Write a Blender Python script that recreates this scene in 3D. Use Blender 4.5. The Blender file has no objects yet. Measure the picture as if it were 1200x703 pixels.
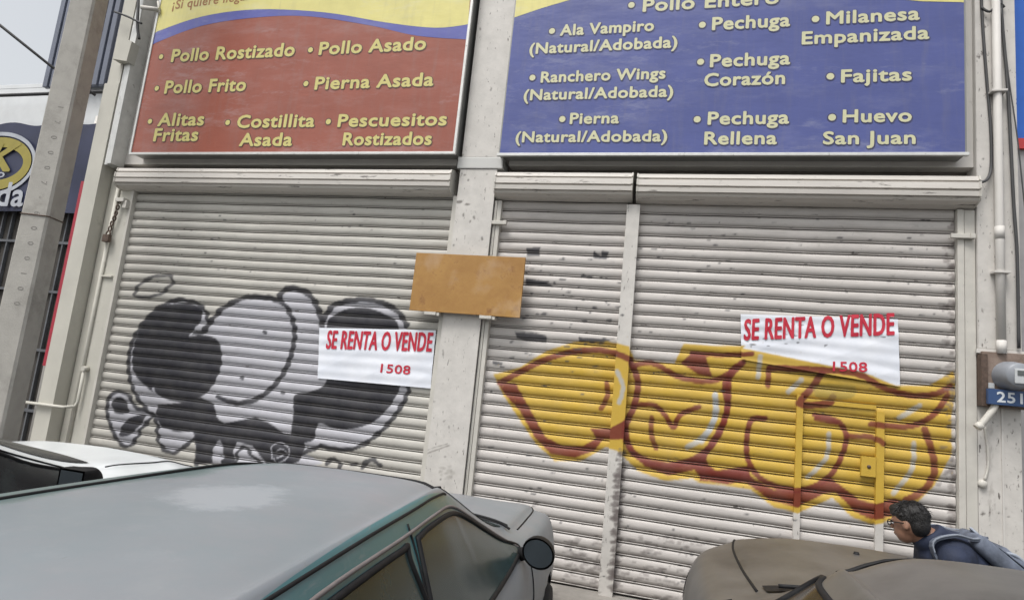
import bpy, bmesh, math, random
import numpy as np
from mathutils import Vector, Matrix
random.seed(7); rng = np.random.default_rng(7)
S = bpy.context.scene; COL = S.collection
R = math.radians
# ------------------------------------------------------------------ camera
CAM_H, CAM_D, FOC = 1.855, 5.438, 700.0          # height, distance to the shutter plane (Y=0), focal length in photo pixels (1200 wide)
_y, _p, _r = R(-14.93), R(8.13), R(5.76)
FW = np.array([math.sin(_y)*math.cos(_p), math.cos(_y)*math.cos(_p), math.sin(_p)])
_rt = np.array([math.cos(_y), -math.sin(_y), 0.0]); _up = np.cross(_rt, FW)
CR = math.cos(_r)*_rt + math.sin(_r)*_up; CU = -math.sin(_r)*_rt + math.cos(_r)*_up
cam = bpy.data.cameras.new("camera"); camo = bpy.data.objects.new("camera", cam); COL.objects.link(camo)
cam.sensor_width = 36; cam.lens = FOC/1200*36; cam.clip_end = 2000; cam.clip_start = .05
M4 = Matrix.Identity(4)
for i in range(3):
    M4[i][0], M4[i][1], M4[i][2] = CR[i], CU[i], -FW[i]
M4[0][3], M4[1][3], M4[2][3] = 0, -CAM_D, CAM_H
camo.matrix_world = M4; S.camera = camo
# ------------------------------------------------------------------ sky, sun, exposure (overcast)
SUN_EL, SUN_AZ = 62, 205
W = bpy.data.worlds.new("World"); S.world = W; W.use_nodes = True
nt = W.node_tree; bg = nt.nodes['Background']
sky = nt.nodes.new('ShaderNodeTexSky'); sky.sky_type = 'NISHITA'; sky.sun_disc = False
sky.sun_elevation = R(SUN_EL); sky.sun_rotation = R(SUN_AZ); sky.dust_density = 4; sky.air_density = 1.5
hs = nt.nodes.new('ShaderNodeHueSaturation'); hs.inputs['Saturation'].default_value = .22
nt.links.new(sky.outputs[0], hs.inputs['Color']); nt.links.new(hs.outputs[0], bg.inputs['Color'])
bg.inputs['Strength'].default_value = .118
sun = bpy.data.lights.new("sun", 'SUN'); sun.energy = 1.5; sun.angle = R(22); sun.color = (1, .97, .93)
suno = bpy.data.objects.new("sun", sun); COL.objects.link(suno)
_az = R(SUN_AZ); _sd = Vector((math.sin(_az)*math.cos(R(SUN_EL)), math.cos(_az)*math.cos(R(SUN_EL)), math.sin(R(SUN_EL))))
suno.rotation_euler = _sd.to_track_quat('Z', 'Y').to_euler()
S.view_settings.view_transform = 'Standard'; S.view_settings.look = 'None'
S.view_settings.exposure = 0.62; S.view_settings.gamma = 1

# ------------------------------------------------------------------ helpers
def P(px, py, Y=0.0):
    """photo pixel -> world point on the plane at depth Y (facade survey)"""
    d = CR*(px-600) - CU*(py-351.5) + FW*FOC
    t = (Y+CAM_D)/d[1]
    return Vector((d[0]*t, Y, CAM_H+d[2]*t))
def pix(X, Y, Z):
    v = np.stack([np.asarray(X)*1.0, np.asarray(Y)*1.0+CAM_D, np.asarray(Z)*1.0-CAM_H], -1)
    w = v@FW
    return 600+FOC*(v@CR)/w, 351.5-FOC*(v@CU)/w
def tag(o, label=None, cat=None, group=None, kind=None):
    if label: o['label'] = label
    if cat: o['category'] = cat
    if group: o['group'] = group
    if kind: o['kind'] = kind
    return o
def thing(name, label, cat, loc=(0, 0, 0), rz=0, group=None):
    o = bpy.data.objects.new(name, None); COL.objects.link(o); o.empty_display_size = .1
    o.location = loc; o.rotation_euler = (0, 0, rz)
    return tag(o, label, cat, group)
def link(name, me, m, parent=None, smooth=False):
    for mm in (m if isinstance(m, (list, tuple)) else [m]): me.materials.append(mm)
    if smooth: me.shade_smooth()
    o = bpy.data.objects.new(name, me); COL.objects.link(o)
    if parent is not None:
        o.parent = parent
    return o
def obj(name, bm, m, parent=None, smooth=False, origin=None):
    """origin: world origin of the parent, verts given in world coordinates are moved into it"""
    bmesh.ops.recalc_face_normals(bm, faces=bm.faces)
    if origin is not None: bmesh.ops.translate(bm, vec=-Vector(origin), verts=bm.verts)
    me = bpy.data.meshes.new(name); bm.to_mesh(me); bm.free()
    return link(name, me, m, parent, smooth)
def NB(): return bmesh.new()
def box(bm, x0, x1, y0, y1, z0, z1, bev=0, mi=0):
    vs = [bm.verts.new((x, y, z)) for x in (x0, x1) for y in (y0, y1) for z in (z0, z1)]
    fs = [(0,1,3,2),(4,6,7,5),(0,4,5,1),(2,3,7,6),(0,2,6,4),(1,5,7,3)]
    F = [bm.faces.new([vs[i] for i in f]) for f in fs]
    for f in F: f.material_index = mi
    if bev: bmesh.ops.bevel(bm, geom=list({e for f in F for e in f.edges}), offset=bev, segments=2, affect='EDGES', profile=.7)
def tube(bm, pts, r, n=10, cap=True):
    pts = [Vector(p) for p in pts]; rings = []
    if not hasattr(r, '__len__'): r = [r]*len(pts)
    prev = None
    for i, p in enumerate(pts):
        t = (pts[min(i+1, len(pts)-1)] - pts[max(i-1, 0)])
        t = t.normalized() if t.length > 1e-9 else Vector((0,0,1))
        if prev is None:
            a = t.orthogonal().normalized()
        else:
            a = (prev - t*prev.dot(t)); a = a.normalized() if a.length > 1e-6 else t.orthogonal().normalized()
        prev = a; b = t.cross(a)
        rings.append([bm.verts.new(p + (a*math.cos(k*2*math.pi/n)+b*math.sin(k*2*math.pi/n))*r[i]) for k in range(n)])
    for A, B in zip(rings, rings[1:]):
        for k in range(n):
            bm.faces.new((A[k], A[(k+1)%n], B[(k+1)%n], B[k])).smooth = True
    if cap:
        bm.faces.new(rings[0][::-1]); bm.faces.new(rings[-1])
def prism(bm, poly, lo, hi, axis='y', mi=0):
    """poly of (a,b) extruded along axis between lo and hi"""
    def mk(a, b, c):
        return {'y': (a, c, b), 'x': (c, a, b), 'z': (a, b, c)}[axis]
    A = [bm.verts.new(mk(a, b, lo)) for a, b in poly]; B = [bm.verts.new(mk(a, b, hi)) for a, b in poly]
    fs = [bm.faces.new(A), bm.faces.new(B[::-1])]
    n = len(poly)
    for i in range(n): fs.append(bm.faces.new((A[i], B[i], B[(i+1)%n], A[(i+1)%n])))
    for f in fs: f.material_index = mi
def lathe(bm, prof, ctr, axis='y', n=32, a0=0, a1=2*math.pi):
    """prof: list of (radius, offset along axis)"""
    ctr = Vector(ctr); full = abs(a1-a0-2*math.pi) < 1e-6; m = n if full else n+1
    rings = []
    for r, h in prof:
        ring = []
        for k in range(m):
            t = a0+(a1-a0)*k/n; c, s = math.cos(t)*r, math.sin(t)*r
            v = {'y': (c, h, s), 'x': (h, c, s), 'z': (c, s, h)}[axis]
            ring.append(bm.verts.new(ctr+Vector(v)))
        rings.append(ring)
    for A, B in zip(rings, rings[1:]):
        for k in range(m if full else m-1):
            bm.faces.new((A[k], A[(k+1)%m], B[(k+1)%m], B[k])).smooth = True
    return rings
def catmull(pts, n=8, closed=False):
    pts = [np.array(p, float) for p in pts]; N = len(pts); out = []
    for i in range(N if closed else N-1):
        if closed: a, b, c, d = pts[(i-1)%N], pts[i], pts[(i+1)%N], pts[(i+2)%N]
        else: a, b, c, d = pts[max(i-1, 0)], pts[i], pts[i+1], pts[min(i+2, N-1)]
        for k in range(n):
            t = k/n
            out.append(.5*((2*b)+(c-a)*t+(2*a-5*b+4*c-d)*t*t+(3*b-a-3*c+d)*t**3))
    if not closed: out.append(pts[-1])
    return np.array(out)

# ------------------------------------------------------------------ materials
def newmat(name):
    m = bpy.data.materials.new(name); m.use_nodes = True
    return m, m.node_tree.nodes, m.node_tree.links, m.node_tree.nodes['Principled BSDF']
def noise(N, L, scale, detail=6, rough=.6, stretch=(1,1,1), coord='Object'):
    tc = N.new('ShaderNodeTexCoord'); mp = N.new('ShaderNodeMapping'); mp.inputs['Scale'].default_value = stretch
    t = N.new('ShaderNodeTexNoise'); t.inputs['Scale'].default_value = scale; t.inputs['Detail'].default_value = detail; t.inputs['Roughness'].default_value = rough
    L.new(tc.outputs[coord], mp.inputs[0]); L.new(mp.outputs[0], t.inputs['Vector'])
    return t.outputs['Fac']
def ramp(N, L, src, p0, p1, c0=(0,0,0,1), c1=(1,1,1,1)):
    r = N.new('ShaderNodeValToRGB'); r.color_ramp.elements[0].position = p0; r.color_ramp.elements[1].position = p1
    r.color_ramp.elements[0].color = c0; r.color_ramp.elements[1].color = c1
    L.new(src, r.inputs[0]); return r.outputs[0]
def mix(N, L, fac, a, b, blend='MIX'):
    m = N.new('ShaderNodeMix'); m.data_type = 'RGBA'; m.blend_type = blend
    for sock, v in ((m.inputs[0], fac), (m.inputs[6], a), (m.inputs[7], b)):
        if isinstance(v, (int, float)): sock.default_value = v
        elif isinstance(v, (tuple, list)): sock.default_value = tuple(v)+((1,) if len(v) == 3 else ())
        else: L.new(v, sock)
    return m.outputs[2]
def math_(N, L, op, a, b=0.0):
    m = N.new('ShaderNodeMath'); m.operation = op
    for s, v in ((m.inputs[0], a), (m.inputs[1], b)):
        if isinstance(v, (int, float)): s.default_value = v
        else: L.new(v, s)
    return m.outputs[0]
def bump(N, L, B, src, strength=.2, dist=.01):
    b = N.new('ShaderNodeBump'); b.inputs['Strength'].default_value = strength; b.inputs['Distance'].default_value = dist
    L.new(src, b.inputs['Height']); L.new(b.outputs[0], B.inputs['Normal'])
def mat(name, base, rough=.6, metal=0, var=.12, scale=6, bumpk=0, bscale=60, dirt=None, dscale=3, dlo=.5, dhi=.75, stretch=(1,1,1), spec=.5, coat=0):
    m, N, L, B = newmat(name)
    n1 = noise(N, L, scale, stretch=stretch)
    lo = tuple(c*(1-var) for c in base); hi = tuple(min(1, c*(1+var)) for c in base)
    c = ramp(N, L, n1, .3, .7, lo+(1,), hi+(1,))
    if dirt:
        d = ramp(N, L, noise(N, L, dscale, 10, .7, stretch=stretch), dlo, dhi)
        c = mix(N, L, d, c, dirt)
    L.new(c, B.inputs['Base Color'])
    B.inputs['Roughness'].default_value = rough; B.inputs['Metallic'].default_value = metal
    B.inputs['Specular IOR Level'].default_value = spec; B.inputs['Coat Weight'].default_value = coat
    if bumpk: bump(N, L, B, noise(N, L, bscale, 5), bumpk)
    return m
WHT = (.56, .54, .50)
M = {}
M['wall'] = mat('white_wall_paint', (.56,.54,.51), .65, var=.06, scale=3, bumpk=.12, bscale=14, dirt=(.26,.24,.215), dscale=7, dlo=.64, dhi=.80)
M['pillar'] = mat('pillar_paint', (.52,.52,.50), .55, var=.05, scale=3, bumpk=.08, bscale=9, dirt=(.20,.185,.165), dscale=13, dlo=.66, dhi=.70)
M['beige'] = mat('beige_column_paint', (.50,.485,.43), .65, var=.07, scale=2.5, bumpk=.1, bscale=12, dirt=(.27,.25,.21), dscale=6, dlo=.62, dhi=.85)
M['rail'] = mat('rail_paint', (.52,.50,.455), .5, var=.08, scale=8, bumpk=.1, bscale=30, dirt=(.15,.13,.12), dscale=14, dlo=.66, dhi=.72)
M['hood'] = mat('hood_paint', (.56,.53,.49), .5, var=.08, scale=4, bumpk=.08, bscale=12, dirt=(.13,.115,.105), dscale=8, dlo=.58, dhi=.66, stretch=(.5,3,3))
M['dark'] = mat('dark_recess', (.05,.045,.04), .8)
M['soot'] = mat('bare_block_wall', (.16,.145,.13), .9, bumpk=.3, bscale=20)
M['alu'] = mat('aluminium_frame', (.60,.60,.58), .4, metal=.35, var=.1, scale=10, dirt=(.2,.19,.18), dscale=12, dlo=.62, dhi=.72)
M['signside'] = mat('sign_box_sheet', (.25,.25,.24), .45, metal=.4, var=.1)
M['black'] = mat('black_rubber', (.014,.014,.015), .6, spec=.2)
M['cable'] = mat('cable_sheath', (.05,.05,.052), .6)
M['pole'] = mat('grey_concrete', (.37,.355,.325), .85, var=.1, scale=5, bumpk=.25, bscale=70, dirt=(.22,.21,.19), dscale=4, dlo=.5, dhi=.8)
M['marking'] = mat('dark_stencil', (.22,.21,.195), .9, var=.4, scale=60)
M['rust'] = mat('rusty_iron', (.09,.06,.045), .75, var=.4, scale=30, bumpk=.3)
M['red'] = mat('red_strip', (.34,.025,.045), .5)
M['asphalt'] = mat('asphalt', (.055,.054,.052), .9, var=.25, scale=40, bumpk=.4, bscale=200)
M['pave'] = mat('pavement_concrete', (.24,.225,.205), .88, var=.15, scale=6, bumpk=.25, bscale=60, dirt=(.10,.09,.08), dscale=2.5, dlo=.5, dhi=.75)
M['wood'] = None
def sign_vinyl(name, base):
    m, N, L, B = newmat(name)
    c = ramp(N, L, noise(N, L, 2.5, 4), .3, .7, tuple(x*.92 for x in base)+(1,), tuple(min(1,x*1.08) for x in base)+(1,))
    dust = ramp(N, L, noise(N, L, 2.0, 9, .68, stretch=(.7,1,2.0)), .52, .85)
    c = mix(N, L, math_(N, L, 'MULTIPLY', dust, .20), c, (.50,.50,.52))  # dust film, with some of the pale reflection painted in
    sheen = ramp(N, L, noise(N, L, 1.3, 10, .72, stretch=(.8,1,2.6)), .56, .72); c = mix(N, L, math_(N, L, 'MULTIPLY', sheen, .26), c, (.56,.57,.60))  # pale streaks paint sky reflections of the crumpled sheet into the colour
    run = ramp(N, L, noise(N, L, 6, 6, .6, stretch=(2.5,1,.25)), .52, .8); c = mix(N, L, math_(N, L, 'MULTIPLY', run, .22), c, (.20,.19,.18))
    L.new(c, B.inputs['Base Color']); B.inputs['Roughness'].default_value = .30
    bump(N, L, B, noise(N, L, 2.6, 4, .55, stretch=(.7,1,1.7)), .10, .06)
    return m
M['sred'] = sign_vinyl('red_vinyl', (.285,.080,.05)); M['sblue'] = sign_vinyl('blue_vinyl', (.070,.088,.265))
M['sband'] = sign_vinyl('violet_blue_band', (.10,.11,.36)); M['syel'] = sign_vinyl('pale_yellow_vinyl', (.66,.60,.22))
M['ltext'] = mat('yellow_lettering', (.56,.50,.18), .5, var=.05); M['ltextw'] = mat('pale_lettering', (.56,.55,.35), .5, var=.05)
M['lout'] = mat('dark_letter_outline', (.10,.055,.045), .5); M['loutb'] = mat('navy_letter_outline', (.045,.045,.12), .5)
M['lbrown'] = mat('brown_lettering', (.33,.15,.05), .5)

# ------------------------------------------------------------------ graffiti raster (pigment only), photo-survey coordinates at 2x
RS = 2; RW, RH = 1200*RS, 703*RS
RAS = np.zeros((RH, RW, 4), np.float32)
def _blend(mask, y0, x0, col, op=1.0):
    h, w = mask.shape; sl = RAS[y0:y0+h, x0:x0+w]; a = (mask*op)[..., None]
    oa = sl[..., 3:4]; na = a+oa*(1-a)
    sl[..., :3] = np.where(na > 1e-5, (np.array(col, np.float32)*a+sl[..., :3]*oa*(1-a))/np.maximum(na, 1e-5), 0)
    sl[..., 3:4] = na
def _bbox(p, pad):
    x0 = max(0, int(p[:,0].min()-pad)); x1 = min(RW, int(p[:,0].max()+pad)+1); y0 = max(0, int(p[:,1].min()-pad)); y1 = min(RH, int(p[:,1].max()+pad)+1)
    return x0, x1, y0, y1
def _wob(xx, yy, k):
    return k*(np.sin(xx*.13+yy*.31)+.6*np.sin(xx*.37-yy*.23+1.3)+.5*np.sin(yy*.71+xx*.05))
def stroke(pts, w, col, op=1.0, soft=1.6, smooth=True, closed=False):
    if col is BLK and w < 6: w *= 1.3; soft = max(soft, 2.6)
    if col is RBR: w *= 1.22
    p = catmull(pts, 8, closed) if smooth else np.array(pts, float)
    if closed: p = np.vstack([p, p[:1]])
    p = p*RS; w = w*RS/2; x0, x1, y0, y1 = _bbox(p, w+9)
    if x1 <= x0 or y1 <= y0: return
    yy, xx = np.mgrid[y0:y1, x0:x1].astype(np.float32)
    if col is BLK: xx = xx+2.0*np.sin((yy-.05*xx)*6.2832/(11.2*RS)); yy = yy+.8*np.sin(xx*.21)      # the line jogs over every slat
    d = np.full(xx.shape, 1e9, np.float32)
    for a, b in zip(p, p[1:]):
        ab = b-a; l2 = max((ab**2).sum(), 1e-6)
        t = np.clip(((xx-a[0])*ab[0]+(yy-a[1])*ab[1])/l2, 0, 1)
        d = np.minimum(d, np.hypot(xx-a[0]-t*ab[0], yy-a[1]-t*ab[1]))
    _blend(np.clip((w-d+_wob(xx, yy, .5))/soft+.5, 0, 1), y0, x0, col, op)
def fill(pts, col, op=1.0, smooth=True, soft=2):
    p = catmull(pts, 6, True) if smooth else np.array(pts, float)
    p = p*RS; x0, x1, y0, y1 = _bbox(p, 6)
    if x1 <= x0 or y1 <= y0: return
    yy, xx = np.mgrid[y0:y1, x0:x1].astype(np.float32); xs = xx+_wob(xx, yy, .6); ins = np.zeros(xx.shape, bool)
    for a, b in zip(p, np.roll(p, -1, 0)):
        if a[1] == b[1]: continue
        c = (a[1] > yy) != (b[1] > yy)
        ins ^= c & (xs < (b[0]-a[0])*(yy-a[1])/(b[1]-a[1])+a[0])
    m = ins.astype(np.float32)
    for _ in range(soft):
        q = np.pad(m, 1, mode='edge'); m = (q[1:-1,1:-1]*2+q[:-2,1:-1]+q[2:,1:-1]+q[1:-1,:-2]+q[1:-1,2:])/6
    _blend(m, y0, x0, col, op)
def cm(o, s, pts): return [(o[0]+x/s, o[1]+y/s) for x, y in pts]
BLK = (.022,.022,.03); SIL = (.41,.41,.45); YEL = (.52,.335,.03); RBR = (.16,.022,.012); LBL = (.40,.42,.43); DK = (.05,.05,.06)
A = lambda pts: cm((100,300), 2.704, pts); B_ = lambda pts: cm((300,300), 2.70, pts)
# --- left: black and silver skull piece
fill(A([(385,235),(390,200),(370,160),(320,140),(270,145),(215,180),(165,240),(140,310),(140,380),(160,440),(200,490),(225,520),(232,580),(255,615),(285,622),(320,600),(352,575),(355,655),(470,660),(700,670),(757,655)])+B_([(150,620),(210,600),(280,612),(340,595),(400,550),(450,490),(480,440),(490,400),(475,215),(455,185),(410,155),(350,140),(290,145),(240,165),(215,190),(205,200),(190,150),(160,115),(120,105),(80,125)])+A([(620,140),(560,130),(500,135),(440,170)]), SIL, .93, smooth=False, soft=3)
fill(A([(80,440),(110,430),(140,445),(155,475),(190,490),(215,505),(180,545),(150,595),(120,600),(95,570),(75,520),(70,480)]), SIL, .95)
fill(A([(210,180),(260,155),(330,150),(370,170),(368,205),(345,235),(332,255),(375,250),(420,265),(435,310),(430,360),(400,420),(350,455),(290,462),(230,440),(190,410),(155,370),(150,310),(170,240)]), BLK, 1.0)
fill(B_([(250,185),(300,165),(360,165),(420,190),(450,215),(455,300),(462,390),(450,430),(420,480),(370,525),(310,545),(250,545),(200,530),(185,580),(150,588),(115,570),(120,500),(125,440),(170,430),(222,400),(232,300),(225,215)]), BLK, 1.0)
fill(A([(230,470),(300,465),(370,448),(410,468),(418,508),(440,530),(480,522),(540,510),(590,530),(630,562),(665,565),(690,560),(700,600),(680,650),(640,665),(575,655),(530,600),(482,588),(470,620),(480,655),(435,660),(425,600),(415,595),(405,655),(355,660),(353,555),(290,557),(240,540),(225,500)]), BLK, .99, smooth=False)
fill(A([(430,585),(440,640),(405,640),(412,600)]), SIL, .9)
fill(A([(85,460),(110,445),(130,460),(137,495),(95,497)]), BLK, .99); fill(A([(108,560),(130,520),(170,503),(192,510),(150,560),(120,572)]), BLK, .99)
stroke(A([(158,122),(165,100),(205,72),(255,62),(278,70),(272,95),(235,122),(190,132),(160,125)]), 3.2, BLK, .85, soft=3)
stroke(A([(345,245),(385,235),(390,200),(370,160),(320,140),(270,145),(215,180),(165,240),(140,310),(140,380),(160,440),(195,487)]), 3.6, BLK, .95)
stroke(A([(376,238),(405,200),(440,165),(500,135),(560,130),(620,145),(650,180),(665,240),(655,310),(630,370),(590,420),(540,455),(480,465),(425,448)]), 4.6, BLK, .95)
stroke(B_([(75,130),(95,108),(120,103),(160,115),(190,150),(207,200),(212,235)]), 5.2, BLK, .95)
stroke(B_([(212,205),(240,162),(290,143),(350,138),(410,152),(455,182),(478,220)]), 5, BLK, .95)
stroke(B_([(486,400),(478,440),(450,490),(400,550),(340,595),(280,612),(205,600)]), 4.2, BLK, .95)
stroke(B_([(205,600),(160,618),(130,625)]), 4, BLK, .95)
stroke(A([(200,490),(226,520),(232,580),(255,615),(285,622),(320,600),(352,575)]), 3.6, BLK, .95)
stroke(A([(352,555),(358,610),(352,660)]), 4, BLK, .95); stroke(A([(480,655),(485,620),(505,605),(530,630),(560,660)]), 3, BLK, .95)
stroke(A([(80,440),(110,430),(140,445),(155,475),(190,490),(215,503),(180,545),(150,595),(120,600),(95,570),(75,520),(70,480)]), 3.4, BLK, .95, closed=True)
stroke(A([(595,640),(592,605),(620,590),(648,610),(640,640),(610,655),(600,640)]), 1.6, SIL, .8)
stroke(A([(605,620),(625,610),(640,622)]), 1.4, SIL, .8); stroke(A([(610,640),(628,630)]), 1.4, SIL, .8)
stroke(A([(215,420),(225,440),(235,450)]), 2.5, SIL, .8)
for x, y in ((500,386),(625,432),(572,240)): stroke(A([(x,y),(x+3,y+2)]), 3.4, BLK, .9)
stroke(B_([(225,655),(240,642),(262,650),(268,668)]), 4, BLK, .9); stroke(B_([(300,660),(318,655)]), 3, BLK, .9); stroke(B_([(338,668),(350,650),(372,645),(392,660)]), 4.4, BLK, .9)
# --- right: yellow throw-up with red-brown outline
A = lambda pts: cm((540,380), 2.176, pts); B_ = lambda pts: cm((820,340), 2.197, pts)
YO = A([(84,128),(150,110),(220,68),(290,45),(360,40),(430,58),(442,90),(545,100),(568,50),(640,55),(725,55)])+B_([(110,150),(185,165),(280,185),(420,212),(500,245),(590,245),(652,208),(658,250),(645,330),(648,420),(605,500),(560,545),(490,592),(440,602),(390,582),(340,532),(310,548),(250,572),(190,557),(130,512),(60,500),(0,495)])+A([(590,392),(520,398),(450,372),(400,320),(370,312),(310,347),(240,348),(190,302),(150,242),(108,180)])
fill(YO, YEL, .5, smooth=False, soft=7)
fill(YO, YEL, .93, smooth=False, soft=3)
fill(A([(95,150),(140,150),(180,220),(215,285),(260,310),(310,310),(345,290),(330,265),(380,265),(425,240),(430,290),(400,292),(365,292),(340,322),(290,340),(230,330),(190,290),(150,220),(110,175)]), RBR, .96, smooth=False, soft=3)
stroke(A([(100,150),(150,122),(220,88),(300,68),(370,68),(432,90)]), 6, RBR, .93, soft=3)
stroke(A([(372,150),(374,182),(358,215)]), 5, RBR, .85, soft=3)
stroke(A([(436,100),(452,150),(441,210),(420,262),(430,312),(462,342),(520,357),(572,352),(622,325),(660,270),(680,212),(675,150),(716,100)]), 6.2, RBR, .95, soft=3)
fill(A([(415,270),(428,322),(470,362),(530,385),(590,372),(630,352),(622,330),(570,352),(520,358),(460,342),(432,308)]), RBR, .96, smooth=False, soft=3)
stroke(A([(436,105),(490,100),(560,135),(640,145),(695,118)]), 5.5, RBR, .93, soft=3)
fill(A([(560,98),(590,72),(622,76),(642,135),(605,128)]), RBR, .96, smooth=False, soft=3)
stroke(A([(590,74),(660,78),(742,76)]), 4.6, RBR, .93, soft=3)
stroke(A([(442,206),(490,205),(520,230),(542,262),(560,230),(607,210)]), 5, RBR, .93, soft=3)
stroke(A([(487,238),(486,280),(498,315)]), 5, RBR, .85, soft=3)
stroke(A([(648,180),(650,230),(620,285),(578,312)]), 6.5, LBL, .8, soft=4)
stroke(A([(400,120),(415,160),(405,200)]), 5, LBL, .8, soft=4)
fill(A([(585,358),(625,350),(650,372),(735,360),(740,395),(680,408),(615,396)]), RBR, .96, smooth=False, soft=3)
stroke(B_([(112,185),(78,215),(72,300),(50,370),(12,425),(0,455)]), 5.5, RBR, .95, soft=3)
stroke(B_([(168,330),(132,335),(120,400),(130,450),(165,490),(230,512),(290,506),(340,470),(370,412),(376,370),(352,336),(296,322)]), 5.4, RBR, .95, soft=3)
fill(B_([(0,455),(50,468),(112,458),(140,486),(190,512),(250,515),(300,505),(335,480),(360,500),(410,538),(450,548),(500,535),(535,545),(490,582),(440,590),(400,570),(350,520),(322,522),(250,558),(180,540),(120,495),(60,490),(0,490)]), RBR, .96, smooth=False, soft=3)
stroke(B_([(178,200),(175,245)]), 5.5, RBR, .9, soft=3)
stroke(B_([(180,200),(300,205),(400,215),(470,250),(540,270),(600,268),(645,248)]), 6, RBR, .93, soft=3)
stroke(B_([(312,215),(290,250),(256,292),(325,292),(342,275)]), 7, RBR, .93, soft=3)
stroke(B_([(300,330),(350,340)]), 5.5, RBR, .93, soft=3)
stroke(B_([(380,375),(440,378),(472,395)]), 5.5, RBR, .9, soft=3)
stroke(B_([(440,345),(540,350),(600,320),(636,272)]), 6, RBR, .93, soft=3)
stroke(B_([(578,358),(598,420),(602,470),(575,515),(530,540)]), 7, RBR, .9, soft=3)
for q, w in (([(332,370),(325,430),(278,480)], 5.5), ([(550,395),(545,460),(498,522)], 6), ([(40,268),(35,340),(5,390)], 5.5), ([(155,170),(150,225)], 5.5), ([(262,230),(228,262)], 6), ([(565,298),(512,328)], 6)):
    stroke(B_(q), w, LBL, .75, soft=4)
fill(B_([(300,245),(395,245),(395,275),(340,285),(300,275)]), (.27,.21,.05), .6)
# --- bare patches where the paint has peeled
C8 = lambda pts: cm((540,200), 2.604, pts)
for q in ([(200,237),(243,234),(240,262),(203,263)], [(405,245),(428,262),(430,245),(452,248),(445,272),(405,268)], [(197,328),(255,337),(285,355),(260,353),(200,350)], [(165,492),(230,495),(262,504),(262,525),(200,520),(170,510)], [(362,510),(470,514),(430,525),(360,522)], [(95,580),(130,585),(125,594),(100,592)]):
    fill(C8(q), DK, .95, smooth=False, soft=2)
def patch(px, py, w, h, col=DK, op=.9):
    n = 7; fill([(px+w*math.cos(k*6.283/n)*random.uniform(.6,1.1), py+h*math.sin(k*6.283/n)*random.uniform(.5,1.2)) for k in range(n)], col, op, smooth=False, soft=1)
for _ in range(70): patch(random.uniform(585,730), random.uniform(300,420), random.uniform(1,6), random.uniform(.7,2))
for _ in range(50): patch(random.uniform(560,715), random.uniform(420,690), random.uniform(1,5), random.uniform(.6,1.3))
for _ in range(40): patch(random.uniform(150,500), random.uniform(240,340), random.uniform(.8,3), random.uniform(.5,1))
for _ in range(110): patch(random.uniform(745,1115), random.uniform(250,410), random.uniform(.8,5), random.uniform(.5,1.1))
for _ in range(40): patch(random.uniform(725,930), random.uniform(570,690), random.uniform(.8,5), random.uniform(.5,1.2))
GR = (.13,.11,.105)
for k in range(150):          # grime against the right guide rail and beside the post
    y = random.uniform(262, 640); patch(1118-random.expovariate(.2), y, random.uniform(2,8), random.uniform(1,3.5), GR, .55)
for k in range(110):
    y = random.uniform(525, 690); patch(724-(y-525)*.05+random.uniform(0,7), y, random.uniform(2,8), random.uniform(1.5,4), GR, .55)
for k in range(110):
    y = random.uniform(630, 695); patch(random.uniform(662,704), y, random.uniform(2,9), random.uniform(.8,2), GR, .5)
for k in range(110):
    y = random.uniform(625, 702); patch(random.uniform(720,850), y, random.uniform(2,9), random.uniform(.8,2.4), GR, .5)
# overspray: fine droplets round the sprayed outlines
_yo = np.array(YO)
for k in range(420):
    i = random.randrange(len(_yo)); t = random.random(); q = _yo[i]*(1-t)+_yo[(i+1)%len(_yo)]*t
    patch(q[0]+random.gauss(0,5), q[1]+random.gauss(0,5), random.uniform(.4,1.0), random.uniform(.4,.9), YEL, .45)
# flaked paint, screw holes and scratches on the pillars
for x, y, w, h in ((541,240,6,2),(551,243,4,1.6),(546,255,1.6,2.4),(559,258,1.6,2.4),(554,263,1.2,2),(552,215,1.5,2),(573,188,1.4,1.6),(545,186,1.6,1.6),(548,209,1.6,1),(574,208,1,1.2),(524,493,.9,1.2),(530,500,.8,2),(525.5,534,1.3,1.1),(523,415,.7,5),(566,470,1,2),(535,290,1,2),(568,282,1.2,2.4),(520,560,1,1.4),(512,470,1,2),(549,90,1.6,2),(566,40,1.2,2),(578,110,1,3)): patch(x, y, w, h, (.16,.145,.13), .9)
stroke([(503,527),(514,523),(528,519)], 1.0, (.2,.18,.16), .7); stroke([(505,530),(516,526),(530,521)], 1.0, (.2,.18,.16), .7)
for k in range(16): patch(random.uniform(517,536), random.uniform(545,562), random.uniform(1,5), random.uniform(1,3), (.27,.25,.22), .35)
for x, y, w, h in ((1152,268,1,1),(1147,276,1,1),(1156,276,1,1),(1148.5,600,1.2,4),(1149,601,4,1.2),(1167.5,600,1.2,1.4),(1179,604,2,1),(1158,636,1.2,1.8),(1187,644,1,1),(1140,633,1.4,4),(1140,579,1,3),(1160,470,1,1),(1186,492,1.2,2.4),(1150,330,1,1),(1190,350,1,1.4),(1148,190,1.4,1.2)): patch(x, y, w, h, (.13,.115,.10), .9)
for k in range(70): patch(random.uniform(1138,1198), random.uniform(400,690), random.uniform(.4,1.5), random.uniform(.4,1.8), (.30,.275,.25), .6)
for k in range(30): patch(1158+random.gauss(0,2.4), random.uniform(480,600), random.uniform(.5,1.6), random.uniform(3,12), (.30,.275,.25), .35)
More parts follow.
